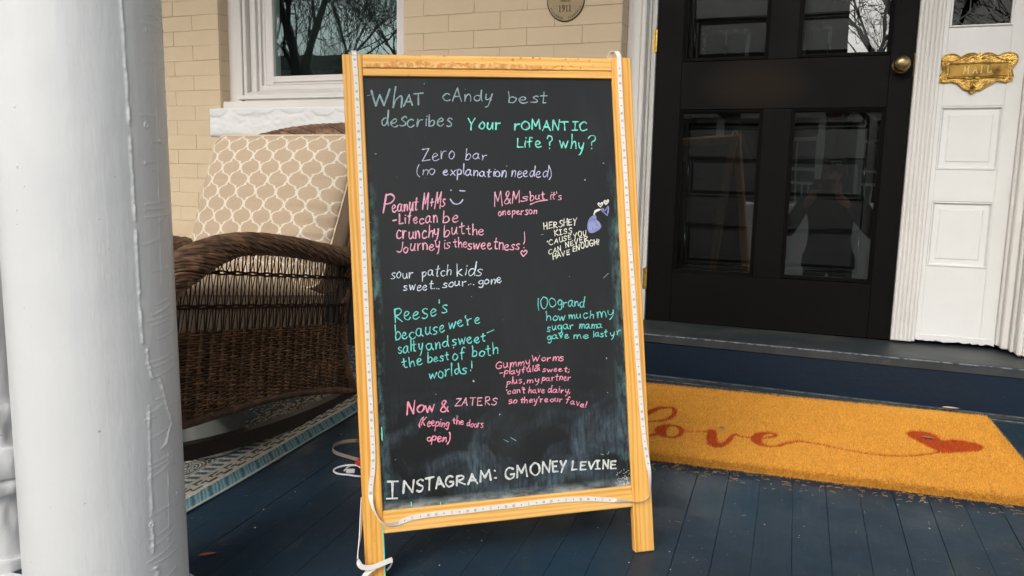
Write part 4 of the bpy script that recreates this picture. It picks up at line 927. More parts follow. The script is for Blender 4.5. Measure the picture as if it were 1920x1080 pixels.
obj('hanging_tail', hg, M_strip, led, local=True); hg = BM()
ribbon3(hg, [(-.024, -.013, -.108), (-.040, -.014, -.118), (-.056, -.02, -.14), (-.066, -.03, -.17)], .010, .0014, lambda t: (.1, .2, 1))
obj('hanging_tail', hg, M_strip, led, local=True); hg = BM()
ribbon3(hg, [(.0135, -.004, -.0985), (.014, .004, -.106), (.009, .012, -.118), (.002, .016, -.126)], .004, .0012, lambda t: (.1, .2, 1))
obj('hanging_tail', hg, M_strip, led, local=True)

# strip loop, red connector and white plug on the floor behind the left leg
def fl3(x, y, h=0): return Vector((x, y, floor_z(x, y)+h))
lo = thing('cable_loop', 'loop of brown backed LED strip with a red connector behind the sign leg', 'cable', fl3(-.58, -1.32))
l_ = BM()
ribbon3(l_, [fl3(-.50, -1.21, .012), fl3(-.57, -1.235, .012), fl3(-.625, -1.265, .012), fl3(-.640, -1.305, .011), fl3(-.615, -1.34, .010), fl3(-.56, -1.355, .010), fl3(-.50, -1.372, .014)], .010, .0014, lambda t: (.1, .1, 1))
obj('strip_loop', l_, M_cable, lo)
obj('twist_of_strip', BM().box(-.018, .018, -.006, .006, -.003, .003, .002, M=Matrix.Translation(fl3(-.585, -1.243, .014)) @ Matrix.Rotation(.5, 4, 'Z')), Mat('brown_tape', (.16, .085, .05), .6).m, lo)
obj('red_connector', BM().box(-.010, .010, -.013, .013, 0, .016, .002, M=Matrix.Translation(fl3(-.500, -1.392, .012)) @ Matrix.Rotation(.6, 4, 'Y')).box(-.006, .006, -.016, -.012, .004, .012, .001, M=Matrix.Translation(fl3(-.500, -1.392, .012)) @ Matrix.Rotation(.6, 4, 'Y')), M_red, lo)
wp = thing('white_plug', 'white plug and looped lead lying by the red connector', 'cable', fl3(-.50, -1.50))
w_ = BM(); w_.tube(catmull([fl3(-.475, -1.402, .012), fl3(-.515, -1.402, .012), fl3(-.545, -1.417, .008), fl3(-.552, -1.437, .005), fl3(-.530, -1.450, .004), fl3(-.50, -1.446, .004), fl3(-.47, -1.445, .005), fl3(-.44, -1.435, .005)], 8), .0026, 8)
obj('lead', w_, M_white, wp, smooth=True); w_ = BM()
w_.tube(catmull([fl3(-.522, -1.432, .006), fl3(-.518, -1.412, .012), fl3(-.50, -1.405, .014), fl3(-.48, -1.41, .010)], 6), .0024, 8)
obj('lead', w_, M_white, wp, smooth=True)
obj('plug', BM().box(-.012, .012, -.007, .007, 0, .010, .002, M=Matrix.Translation(fl3(-.503, -1.430, .003)) @ Matrix.Rotation(.5, 4, 'Z')), M_white, wp)

# block letters round the plaque
pt = BM()
def arc_text(t, a0, a1):
    for i, chx in enumerate(t):
        an = a0+(a1-a0)*(i/(len(t)-1)); r = .0660
        if chx == ' ': continue
        bx, bz = -.334+math.cos(an)*r, 1.266+math.sin(an)*r*1.13
        tx, tz = -math.sin(an), math.cos(an); ux, uz = -math.cos(an), -math.sin(an)
        for s_ in glyph(chx):
            for A_, B_ in zip(s_, s_[1:]):
                if A_ == B_: continue
                f = .0040
                pts_ = [(bx+tx*(a-.4)*f+ux*(b-.85)*f, -.1570, bz+tz*(a-.4)*f+uz*(b-.85)*f) for a, b in (A_, B_)]
                pt.tube(pts_, .00062, 4)
arc_text('RICHMOND  VIRGINIA', math.radians(208), math.radians(332))
x = -.3535
for chx in 'HOUSE':
    for s_ in glyph(chx):
        for A_, B_ in zip(s_, s_[1:]):
            if A_ != B_: pt.tube([(x+a*.0075, -.1570, 1.2535+b*.0066) for a, b in (A_, B_)], .0008, 4)
    x += .0082
obj('raised_lettering', pt, M_bronzet, pq, kind='stuff')
# ---------------------------------------------------------------- round porch column
CX, CY = -.535, -2.172
colm = thing('porch_column', 'thick round white painted porch column at the left edge', 'column', (CX, CY, floor_z(CX, CY)))
zb = floor_z(CX, CY)
Z = np.concatenate([np.linspace(zb+.06, 1.12, 760), np.linspace(1.13, 2.925, 60)])
cam_an = math.atan2(CAM.y-CY, CAM.x-CX)
A = cam_an+np.concatenate([np.linspace(-1.6, 1.6, 640), np.linspace(1.66, 2*PI-1.6, 60)])
ZZ, AA = np.meshgrid(Z, A, indexing='ij')
rad = .1275+(.1335-.1275)*np.clip((1.0-ZZ)/1.25, 0, 1)
DIS = np.zeros_like(rad)
def ridge(path, width, amp, seed, rough=.5):
    """a raised paint seam following (angle offset deg, z) points"""
    P = np.array(path); zz = P[:, 1]; an = P[:, 0]
    o = np.argsort(zz); a0 = cam_an+np.radians(np.interp(ZZ, zz[o], an[o]))
    d_ = (AA-a0+PI) % (2*PI)-PI
    jit = np.array([noise.noise(Vector((z*26, seed, 0)))*1.5+noise.noise(Vector((z*75, seed, 4)))*1.4+noise.noise(Vector((z*190, seed, 8)))*.5 for z in Z])[:, None]
    am = np.array([.62+.9*noise.noise(Vector((z*40, seed+9, 0)))+.35*noise.noise(Vector((z*150, seed+9, 3))) for z in Z])[:, None]
    inz = (ZZ > zz.min()) & (ZZ < zz.max())
    return inz*amp*1.05*np.clip(am, .1, 2)*np.exp(-((d_*rad*1000-jit*rough*1.6)/(width*1000))**2)
# angle: positive turns towards the picture's right
def px2an(px):  # pixel column offset inside the 330 px wide shaft
    u = (px-165)/165.0; return math.degrees(math.asin(max(-.999, min(.999, u))))
def seampath(lst):
    out = []
    for (x, y) in lst:
        cx0 = 164+(y-540)*.0505; z_ = .577-(y-318)/1449*1.52; out.append((px2an(x-cx0+165), z_))
    return out
DIS += ridge(seampath([(213, -100), (215, 0), (222, 90), (228, 180), (236, 310), (242, 420), (248, 540), (252, 590)]), .0030, .0026, 1)
DIS += ridge(seampath([(259, 600), (266, 640), (272, 650)]), .0028, .0022, 2, 1.5)
DIS += ridge(seampath([(262, 690), (263, 750), (266, 850), (268, 940)]), .003, .0018, 3)
DIS += ridge(seampath([(274, 965), (280, 1010), (284, 1080), (288, 1150)]), .005, .0028, 5, 1.2)
DIS += ridge(seampath([(282, 655), (300, 700), (308, 735), (296, 765), (284, 770)]), .003, .0030, 6, 1.6)
DIS += ridge(seampath([(285, 130), (290, 420), (292, 500)]), .0016, .0008, 7, .6)
DIS += ridge(seampath([(300, 780), (301, 915)]), .0013, .0010, 8, .4)
DIS += ridge(seampath([(340, 940), (349, 1100)]), .0013, .0012, 9, .3)
for (x, y, w_, a_) in ((265, 250, 7, .0022), (293, 272, 6, .0022), (262, 309, 2.5, .0018), (171, 58, 2.5, .0016), (268, 104, 2.5, .0015), (307, 1005, 4, .0016), (320, 860, 4, .0016), (35, 231, 2, .0014), (37, 316, 2, .0014), (270, 910, 3, .0014), (265, 890, 6, .0014), (300, 930, 5, .0012)):
    (a_deg, z_), = seampath([(x, y)]); d_ = (AA-(cam_an+math.radians(a_deg))+PI) % (2*PI)-PI
    q = np.sqrt((d_*.13*1000)**2+((ZZ-z_)*1000)**2); DIS += a_*np.exp(-((q-w_*.5)/1.3)**2)
for i in range(46):   # sagging tape-like paint creases right of the seam
    y = random.uniform(-50, 1150); (a0, z0_), (a1, z1_) = seampath([(252+random.uniform(0, 30), y), (320+random.uniform(-20, 14), y-random.uniform(2, 16))])
    a0r, a1r = cam_an+math.radians(a0), cam_an+math.radians(a1); t = np.clip(((AA-a0r+PI) % (2*PI)-PI)/(a1r-a0r+1e-6), 0, 1)
    inn_ = ((((AA-a0r+PI) % (2*PI)-PI)/(a1r-a0r+1e-6)) > 0) & ((((AA-a0r+PI) % (2*PI)-PI)/(a1r-a0r+1e-6)) < 1)
    DIS += inn_*.0007*np.exp(-((ZZ-(z0_+(z1_-z0_)*t**1.5))*1000/1.6)**2)
RR = rad+DIS+.0012*np.sin(ZZ*5+1)*np.cos(AA*2)
me = grid_mesh('shaft', CX+RR*np.cos(AA), CY+RR*np.sin(AA), ZZ)
bmx = bmesh.new(); bmx.from_mesh(me); bmesh.ops.remove_doubles(bmx, verts=bmx.verts, dist=1e-6); bmesh.ops.recalc_face_normals(bmx, faces=bmx.faces); bmx.to_mesh(me); bmx.free()
obj('shaft', me, M_col, colm, smooth=True)
obj('base_ring', BM().lathe([(.14, .0), (.168, .002), (.172, .03), (.16, .05), (.142, .06), (.133, .07)], Matrix.Translation((CX, CY, zb-.008)), 48), M_col, colm, smooth=True)
obj('capital', BM().lathe([(.128, 2.74), (.15, 2.76), (.155, 2.79), (.175, 2.82), (.18, 2.919)], Matrix.Translation((CX, CY, 0)), 48), M_col, colm, smooth=True)
# second, turned baluster post just behind it
PXX, PYY = -.965, -2.065
post = thing('turned_post', 'lumpy white painted turned post behind the column at the far left edge', 'post', (PXX, PYY, floor_z(PXX, PYY)))
pz = -.262
prof = [(.085, 0), (.085, .028), (.076, .03), (.07, .075), (.066, .12), (.067, .160), (.078, .168), (.081, .185), (.075, .200), (.080, .205), (.082, .235), (.070, .262), (.060, .268), (.058, .30), (.064, .325), (.066, .345), (.060, .362), (.056, .40), (.055, .6), (.05, .9), (.05, 1.0)]
P3 = catmull([(r, 0, z) for r, z in prof], 5)
n = 72; vs = []; fs = []
for i, p in enumerate(P3):
    for k in range(n):
        an = 2*PI*k/n; nn = noise.noise(Vector((math.cos(an)*5, math.sin(an)*5, p.z*22)))*.0035+noise.noise(Vector((math.cos(an)*14, math.sin(an)*14, p.z*60)))*.0009
        vs.append((PXX+(p.x+nn)*math.cos(an), PYY+(p.x+nn)*math.sin(an), pz+p.z))
for i in range(len(P3)-1):
    for k in range(n): fs.append((i*n+k, i*n+(k+1) % n, (i+1)*n+(k+1) % n, (i+1)*n+k))
obj('turning', BM().add(vs, fs), M_col, post, smooth=True)
obj('top_cap', BM().box(PXX-.09, PXX+.09, PYY-.09, PYY+.09, pz+1.0, pz+1.06, .008), M_col, post)
obj('plinth', BM().box(PXX-.13, PXX+.13, PYY-.12, PYY+.12, floor_z(PXX, PYY)-.01, pz+.004, .004), painted('flaking_white_paint', (.72, .72, .71), .5, .8, (.15, .12, .1)).m, post)

# ---------------------------------------------------------------- doormat
MTH = math.radians(4.2)
MM_ = Matrix.Translation((1.215, -.255, 0)) @ Matrix.Rotation(MTH, 4, 'Z')
LOVE = dict(
 l0=([(-1.114, -.614), (-1.103, -.525), (-1.095, -.45), (-1.084, -.398)], [.004]*4),
 l1=([(-1.090, -.40), (-1.075, -.365), (-1.056, -.33), (-1.030, -.312), (-1.010, -.316), (-1.003, -.341), (-1.004, -.388), (-1.022, -.428), (-1.05, -.452), (-1.078, -.463)], [.012, .012, .011, .009, .008, .008, .008, .0075, .006, .005]),
 l2=([(-1.085, -.47), (-1.098, -.52), (-1.100, -.57), (-1.085, -.598), (-1.054, -.580), (-1.030, -.553)], [.012, .012, .011, .009, .007, .008]),
 o1=([(-1.012, -.478), (-1.025, -.498), (-1.028, -.529), (-1.018, -.562), (-1.002, -.574), (-.983, -.570), (-.970, -.55), (-.966, -.514), (-.976, -.482), (-.996, -.472), (-1.012, -.478)], [.010, .016, .018, .014, .008, .007, .007, .008, .008, .008, .010]),
 o2=([(-.966, -.516), (-.936, -.508), (-.893, -.492)], [.004, .0035, .004]),
 v1=([(-.878, -.482), (-.876, -.52), (-.874, -.56), (-.862, -.595)], [.013, .016, .016, .013]), v2=([(-.880, -.585), (-.862, -.605), (-.844, -.588), (-.829, -.552), (-.817, -.505), (-.807, -.487), (-.796, -.499), (-.778, -.502), (-.757, -.494)], [.010, .009, .009, .008, .007, .006, .005, .004, .004]),
 e1=([(-.761, -.497), (-.727, -.492), (-.700, -.474), (-.693, -.452), (-.709, -.446), (-.735, -.462), (-.748, -.499), (-.745, -.535), (-.725, -.556), (-.691, -.546), (-.666, -.517), (-.64, -.493), (-.609, -.488), (-.56, -.496), (-.518, -.509), (-.467, -.521), (-.415, -.523), (-.346, -.510), (-.295, -.482), (-.242, -.445)],
     [.005, .006, .006, .006, .007, .012, .017, .014, .009, .006, .006, .006, .0055, .0045, .004, .004, .004, .004, .004, .004]))
HEART = [(-.313, -.317), (-.286, -.29), (-.253, -.287), (-.230, -.311), (-.220, -.350), (-.19, -.332), (-.149, -.333), (-.121, -.350), (-.119, -.375), (-.142, -.408), (-.194, -.434), (-.239, -.456), (-.256, -.440), (-.275, -.405), (-.304, -.36)]
HP = np.array([(p.x, p.y) for p in catmull([(a, b, 0) for a, b in HEART], 5, True)])
LS = []
for pts_, ws in LOVE.values():
    P = catmull([(a, b, w_) for (a, b), w_ in zip(pts_, ws)], 6); LS += [(P[i], P[i+1]) for i in range(len(P)-1)]
LS = np.array([(a.x, a.y, a.z, b.x, b.y, b.z) for a, b in LS])
def in_print(x, y):
    x = np.asarray(x).ravel(); y = np.asarray(y).ravel(); hit = np.zeros(len(x), bool)
    m_ = (x > -1.14) & (x < -.1) & (y > -.64) & (y < -.27); idx = np.nonzero(m_)[0]; X, Y = x[idx], y[idx]; h_ = np.zeros(len(idx), bool)
    for s_ in LS:
        ax, ay, aw, bx_, by_, bw = s_; dx_, dy_ = bx_-ax, by_-ay; t = np.clip(((X-ax)*dx_+(Y-ay)*dy_)/(dx_*dx_+dy_*dy_+1e-12), 0, 1)
        h_ |= (X-ax-t*dx_)**2+(Y-ay-t*dy_)**2 < (aw+(bw-aw)*t)**2
    n_ = len(HP); ins = np.zeros(len(idx), bool); j = n_-1
    for i in range(n_):
        xi, yi, xj, yj = HP[i][0], HP[i][1], HP[j][0], HP[j][1]
        if abs(yj-yi) > 1e-9: ins ^= ((yi > Y) != (yj > Y)) & (X < (xj-xi)*(Y-yi)/(yj-yi)+xi)
        j = i
    hit[idx] = h_ | ins; return hit
MX0, MX1, MY0, MY1, MTK = -1.46, -.036, -.702, -.066, .022
mat_t = thing('doormat', 'orange coir doormat reading love with a red heart at the foot of the step', 'doormat', (.5, -.65, floor_z(.5, -.65)))
def mw(lx, ly): c_, s_ = math.cos(MTH), math.sin(MTH); return 1.215+lx*c_-ly*s_, -.255+lx*s_+ly*c_
def coir_cols(lx, ly, amp=.22):
    n_ = len(lx); base = np.tile(np.array([.78, .395, .062]), (n_, 1)); pr_ = in_print(lx, ly)
    base[pr_] = (.50, .070, .014); k_ = 1+rng.uniform(-amp, amp, n_); base *= k_[:, None]
    return np.clip(np.concatenate([base, np.ones((n_, 1))], 1), 0, 1)
nx, ny = 480, 216
lx, ly = np.meshgrid(np.linspace(MX0, MX1, nx), np.linspace(MY0, MY1, ny), indexing='ij')
wx, wy = mw(lx, ly); fz = -0.178-0.006*(wx-.7)+0.0493*(wy+0.28)
edge = np.minimum(np.minimum(lx-MX0, MX1-lx), np.minimum(ly-MY0, MY1-ly)); hh = MTK*np.clip(edge/.004, 0, 1)**.5-.003*(1-np.clip(edge/.03, 0, 1))
lift = .006*np.exp(-((lx+.21)/.12)**2)*np.clip((ly+.16)/.1, 0, 1)
me = grid_mesh('coir_base', wx, wy, fz+hh+rng.uniform(-.0018, .0018, hh.shape)+lift)
colour_attr(me, coir_cols(lx.ravel(), ly.ravel()))
mbase = obj('coir_base', me, M_coir, mat_t)
# bristles: one leaning triangle each
NB = 260000
bx_ = rng.uniform(MX0, MX1, NB); by_ = rng.uniform(MY0, MY1, NB)
vis = rng.uniform(0, 1, NB) < np.where(bx_ < -1.15, .25, 1); bx_, by_ = bx_[vis], by_[vis]
# extra along the edges
ne = 26000; ex = rng.uniform(MX0, MX1, ne); ey = np.full(ne, MY0)+rng.uniform(-.001, .006, ne); sx2 = rng.uniform(MY0, MY1, 9000)
EXx = np.concatenate([ex, np.full(9000, MX1)+rng.uniform(-.006, .001, 9000)]); EYy = np.concatenate([ey, sx2]); 
def bristles(name, X, Y, z0, z1, lean, wid, out=None):
    n_ = len(X); a = rng.uniform(0, 2*PI, n_); dxl = rng.normal(0, lean, n_); dyl = rng.normal(0, lean, n_)
    if out is not None: dxl += out[0]; dyl += out[1]
    wxx, wyy = mw(X, Y); c_, s_ = math.cos(MTH), math.sin(MTH)
    f = -0.178-0.006*(wxx-.7)+0.0493*(wyy+0.28)
    p0 = np.stack([wxx-np.cos(a)*wid, wyy-np.sin(a)*wid, f+z0], 1); p1 = np.stack([wxx+np.cos(a)*wid, wyy+np.sin(a)*wid, f+z0], 1)
    p2 = np.stack([wxx+dxl*c_-dyl*s_, wyy+dxl*s_+dyl*c_, f+z1], 1)
    co = np.stack([p0, p1, p2], 1).reshape(-1, 3).astype(np.float32); me = bpy.data.meshes.new(name)
    me.vertices.add(3*n_); me.vertices.foreach_set('co', co.reshape(-1)); me.loops.add(3*n_); me.loops.foreach_set('vertex_index', np.arange(3*n_, dtype=np.int32))
    me.polygons.add(n_); me.polygons.foreach_set('loop_start', np.arange(0, 3*n_, 3, dtype=np.int32)); me.update(calc_edges=True)
    colour_attr(me, np.repeat(coir_cols(X, Y, .42), 3, axis=0)); return me
me = bristles('coir_pile', bx_, by_, MTK-.004, MTK+rng.uniform(.001, .0085, len(bx_)), .0042, .0008)
obj('coir_pile', me, M_coir, mat_t, kind='stuff')
zlo = rng.uniform(.001, MTK, len(EXx)); o_ = (np.concatenate([np.zeros(ne), np.full(9000, .005)]), np.concatenate([-rng.uniform(.002, .011, ne), np.zeros(9000)]))
me = bristles('edge_pile', EXx, EYy, zlo, zlo+rng.uniform(-.005, .004, len(EXx)), .0045, .0010, o_)
obj('edge_pile', me, M_coir, mat_t, kind='stuff')
obj('rubber_backing', BM().add([(*mw(x, y), floor_z(*mw(x, y))+z) for z in (.001, .004) for x, y in ((MX0+.003, MY0+.004), (MX1-.003, MY0+.004), (MX1-.003, MY1-.003), (MX0+.003, MY1-.003))], [(0, 1, 2, 3)[::-1], (4, 5, 6, 7), (0, 1, 5, 4), (1, 2, 6, 5), (2, 3, 7, 6), (3, 0, 4, 7)]), M_blackp, mat_t)
# loose fibres and grit
lf = BM(); R = random.Random(3)
for i in range(240):
    t = R.random(); lx_, ly_ = MX0+.35+t*(MX1-MX0-.3), MY0-abs(R.gauss(0, .035))-.004
    if R.random() < .07: ly_ = MY0-R.random()*.4
    X, Y = mw(lx_, ly_); a = R.uniform(-.8, .8)+(PI/2 if R.random() < .15 else 0); L_ = R.uniform(.004, .016)
    p0 = fl3(X, Y, .0012); p2 = fl3(X+math.cos(a)*L_, Y+math.sin(a)*L_, .0012+R.uniform(0, .002)); pm = (p0+p2)/2+Vector((R.uniform(-.003, .003), R.uniform(-.003, .003), R.uniform(.0005, .002)))
    lf.tube([p0, pm, p2], .00045, 3, cap=False)
lfo = obj('loose_fibres', lf, M_fibre); tag(lfo, 'loose coir fibres shed on the blue floor along the mat', 'fibres', None, 'stuff')
gr = BM()
for i in range(260):
    X, Y = R.uniform(-.72, 1.6), R.uniform(-2.1, -.7); s_ = R.choice((.0006, .0008, .0012, .0018)); p = fl3(X, Y, .0004); a = R.uniform(0, PI)
    gr.add([p+Vector((math.cos(a+k*1.57)*s_*(1+.6*(k % 2)), math.sin(a+k*1.57)*s_*(1+.6*(k % 2)), 0)) for k in range(4)]+[p+Vector((0, 0, s_*.5))], [(0, 1, 4), (1, 2, 4), (2, 3, 4), (3, 0, 4)])
gro = obj('paint_flakes', gr, Mat('pale_flakes', (.62, .64, .64), .7).m); tag(gro, 'tiny pale flakes of paint and grit scattered on the blue floor', 'flakes', None, 'stuff')
def leaf(name, label, P, ang, L_, W_, m, curl=.3):
    vs = []; fs = []; n_ = 10
    for i in range(n_+1):
        t = i/n_; hw = W_*.5*math.sin(PI*min(1, t*1.05))**.8*(1-.3*t); z_ = curl*L_*(t-.5)**2
        for s_ in (-1, 0, 1): vs.append(Vector(((t-.5)*L_, s_*hw, z_+abs(s_)*hw*.5+.002)))
    for i in range(n_):
        for k in range(2): fs.append((3*i+k, 3*i+3+k, 3*i+4+k, 3*i+1+k))
    R_ = Matrix.Rotation(ang, 4, 'Z'); b = BM().add([P+(R_ @ v) for v in vs], fs); o = obj(name, b, m); tag(o, label, 'leaf', 'dry leaves blown on the porch'); return o
leaf('dry_leaf', 'rust brown dry leaf on the blue floor near the column foot', fl3(-.560, -1.903), .75, .040, .014, M_leaf)
leaf('dry_leaf', 'reddish leaf scrap lying against the edge of the rug', fl3(-.742, -1.45), 1.2, .045, .022, M_leaf)
leaf('dry_leaf', 'crumbling brown leaf by the pale strip loop behind the sign', fl3(-.69, -1.05), .3, .05, .02, M_leaf)
leaf('dry_leaf', 'grey green leaf lying on the heart of the doormat', Vector((*mw(-.262, -.355), floor_z(*mw(-.262, -.355))+MTK+.004)), 2.9, .040, .016, Mat('grey_leaf', (.16, .17, .12), .7).m)
leaf('dry_leaf', 'grey leaf scrap above the letter v on the doormat', Vector((*mw(-.850, -.462), floor_z(*mw(-.850, -.462))+MTK+.004)), 1.9, .026, .018, Mat('grey_leaf_scrap', (.24, .19, .15), .7).m)
leaf('dry_leaf', 'pale peeled scrap caught between the doormat and the step', Vector((1.085, -.315, floor_z(1.085, -.315)+MTK+.006)), .2, .055, .020, Mat('pale_scrap', (.62, .45, .33), .8).m, .25)
crumbs = BM()
for i in range(26):
    lx_, ly_ = R.uniform(-1.0, -.1), R.uniform(-.62, -.1); X, Y = mw(lx_, ly_); s_ = R.uniform(.0015, .004); p = Vector((X, Y, floor_z(X, Y)+MTK+.004))
    crumbs.add([p+Vector((R.uniform(-s_, s_), R.uniform(-s_, s_), R.uniform(0, s_*.6))) for k in range(5)], [(0, 1, 2), (0, 2, 3), (1, 3, 4), (0, 1, 4)])
cro = obj('mat_crumbs', crumbs, M_leaf); tag(cro, 'dark leaf crumbs scattered on the orange doormat', 'crumbs', None, 'stuff')

# ---------------------------------------------------------------- patterned rug
RX1, RX0, RY0, RY1 = -.744, -2.5, -1.95, -.32
rug = thing('rug', 'teal and cream patterned outdoor rug under the wicker chair', 'rug', (-1.5, -1.4, floor_z(-1.5, -1.4)))
step_ = .0032
gx = np.concatenate([np.arange(RX1, -1.25, -step_), np.arange(-1.25, RX0, -.008)]); gy = np.arange(RY0, RY1, step_)
gxx, gyy = np.meshgrid(gx, gy, indexing='ij')
d_ = RX1-gxx+.002*np.sin(gyy*9)
TEAL, CREAM, DARK, BLUE = np.array([.060, .175, .215]), np.array([.64, .60, .50]), np.array([.035, .038, .036]), np.array([.06, .13, .20])
C_ = np.zeros(gxx.shape+(3,))
C_[:] = CREAM
weave = (((gyy/.006).astype(int)+(d_/.0064).astype(int)) % 2 == 0)
t1 = d_ < .050; C_[t1] = TEAL; C_[t1 & weave] = (.20, .34, .37); C_[t1 & (((gyy/.006).astype(int)*7+(d_/.0064).astype(int)*3) % 5 == 0)] = (.03, .06, .10)
C_[d_ < .0035] = (.42, .42, .38)
# key pattern: rows of staggered dark bars with connecting hooks
k0 = (d_ > .058) & (d_ < .104); u_ = (d_-.058)/.046; ph = (gyy/.056) % 1.0
bars = (np.abs(u_-.22) < .085) & (ph < .62); bars |= (np.abs(u_-.76) < .085) & (((ph+.5) % 1) < .62); bars |= (np.abs(u_-.49) < .07) & (((ph+.25) % 1) < .42)
bars |= (np.abs(ph-.06) < .055) & (u_ > .2) & (u_ < .52); bars |= (np.abs(((ph+.5) % 1)-.06) < .055) & (u_ > .46) & (u_ < .78)
C_[k0 & bars] = DARK*1.6
# striped blocks
k1 = (d_ > .108) & (d_ < .142); ph = ((gyy+(d_-.108)*.35)/.030) % 1.0; C_[k1 & (ph < .52)] = BLUE*.9; C_[k1 & (ph > .40) & (ph < .52)] = DARK
C_[(d_ > .143) & (d_ < .147)] = DARK*2.2
# scrolls
k2 = (d_ > .150); cxs = .178; ph = ((gyy+2.45)/.135) % 1.0; lyx = (ph-.5)*.135; rr_ = np.hypot(lyx/1.25, (d_-cxs)/.78); an_ = np.arctan2(d_-cxs, lyx)
sp_ = (rr_*1000/9.5+an_/(2*PI)) % 1.0; in2 = k2 & (rr_ < .036); C_[in2 & (sp_ < .48)] = DARK*1.5; C_[in2 & (sp_ > .85)] = BLUE
ring = k2 & (np.abs(rr_-.040) < .004); C_[ring] = DARK*2
nzf = np.array([[noise.noise(Vector((x*24, y*24, 0)))+.6*noise.noise(Vector((x*60, y*60, 5))) for y in gy[::2]] for x in gx[::2]])
nzf = np.repeat(np.repeat(nzf, 2, 0), 2, 1)[:gxx.shape[0], :gxx.shape[1]]
k3 = k2 & ~(rr_ < .046); v_ = (nzf*5.2) % 1.0; C_[k3 & (v_ < .42)] = DARK*1.6; C_[k3 & (v_ > .42) & (v_ < .55)] = BLUE*.8
C_[k3 & (d_ > .25) & (v_ > .7)] = TEAL*.9
C_ *= (1+rng.uniform(-.16, .16, gxx.shape))[..., None]
fz = -0.178-0.006*(gxx-.7)+0.0493*(gyy+0.28)
me = grid_mesh('woven_top', gxx-.002*np.sin(gyy*9), gyy, fz+.0055+.0025*np.maximum(0, np.sin(gyy*6.3+1))*np.exp(-d_/.05))
colour_attr(me, np.concatenate([np.clip(C_, 0, 1), np.ones(gxx.shape+(1,))], -1)); 
bmx = bmesh.new(); bmx.from_mesh(me)
if bmx.faces[0:1] and False: pass
bmx.faces.ensure_lookup_table()
if bmx.faces[0].normal.z < 0: bmesh.ops.reverse_faces(bmx, faces=bmx.faces)
bmx.to_mesh(me); bmx.free()
obj('woven_top', me, M_rug, rug)
rb = BM(); pts_ = [fl3(RX1+.0012-.002*math.sin(y*9), y, .0042+.0025*max(0, math.sin(y*6.3+1))) for y in np.arange(RY0, RY1, .03)]
rb.tube(pts_, .0022, 6); obj('bound_edge', rb, Mat('pale_binding', (.30, .33, .32), .8).m, rug, smooth=True)
obj('rug_underside', BM().add([fl3(x, y, z) for z in (.0006, .003) for x, y in ((RX0, RY0), (RX1-.004, RY0), (RX1-.004, RY1), (RX0, RY1))], [(0, 1, 5, 4), (1, 2, 6, 5), (2, 3, 7, 6), (3, 0, 4, 7), (3, 2, 1, 0), (4, 5, 6, 7)]), M_blackp, rug)
# ---------------------------------------------------------------- wicker rocking chair (local: x to the right, -y forwards, z up), tipped back on its rockers
TH = math.radians(8)
CM = Matrix.Translation((-1.13, -1.05, -.2125)) @ Matrix.Rotation(math.radians(1.0), 4, 'Z') @ Matrix.Rotation(-TH, 4, 'X')
chair = thing('wicker_chair', 'dark brown woven wicker rocking chair with curved arms under the window', 'rocking chair', mw=CM)
def K(name, bm, m, **k): return obj(name, bm, m, chair, local=True, **k)
HX = .290
def bot(y): return .062+.030*math.sin(PI*min(1, max(0, (y+.66)/.80)))
def rear_y(z): return np.interp(z, [.05, .18, .30, .46, .56], [.145, .075, .050, .075, .09])
def front_y(z): return np.interp(z, [.05, .2, .35, .5], [-.70, -.75, -.78, -.74])
def bulge(y, z): return .012*math.sin(PI*min(1, max(0, (y+.78)/.88)))
def braid(path, ra, rb, side, N=22, turns=2.2, rs=.0055, seg=None, flat=1.0, core=M_wick2):
    """strands wound round an elliptical roll following path; ra across (side vector), rb along the normal"""
    P = catmull(path, 10); n = len(P)-1; L_ = sum((P[i+1]-P[i]).length for i in range(n)); b = BM(); c_ = BM()
    fr_ = []
    for i, p in enumerate(P):
        t = (P[min(i+1, n)]-P[max(i-1, 0)]).normalized(); a = Vector(side); a = (a-t*a.dot(t)).normalized(); fr_.append((p, a, t.cross(a)))
    RA = ra if callable(ra) else (lambda t: ra); RB = rb if callable(rb) else (lambda t: rb)
    c_.add([f[0]+f[1]*math.cos(2*PI*k/12)*RA(i/n)*.9+f[2]*math.sin(2*PI*k/12)*RB(i/n)*.9 for i, f in enumerate(fr_) for k in range(12)],
           [(i*12+k, i*12+(k+1) % 12, (i+1)*12+(k+1) % 12, (i+1)*12+k) for i in range(n) for k in range(12)]+[tuple(range(12))[::-1], tuple(n*12+k for k in range(12))])
    for s_ in range(N):
        for lay, sg in ((0, 1),):
            pts_ = []; ph = random.uniform(-.05, .05)
            for i, (p, a, w_) in enumerate(fr_):
                t = i/n; an = 2*PI*s_/N+sg*turns*2*PI*t+ph; wob = 1+.05*math.sin(t*L_*75+s_*PI)
                pts_.append(p+a*math.cos(an)*RA(t)*wob+w_*math.sin(an)*RB(t)*wob)
            b.tube(pts_, rs*random.uniform(.85, 1.15), 5, cap=True)
    return b, c_
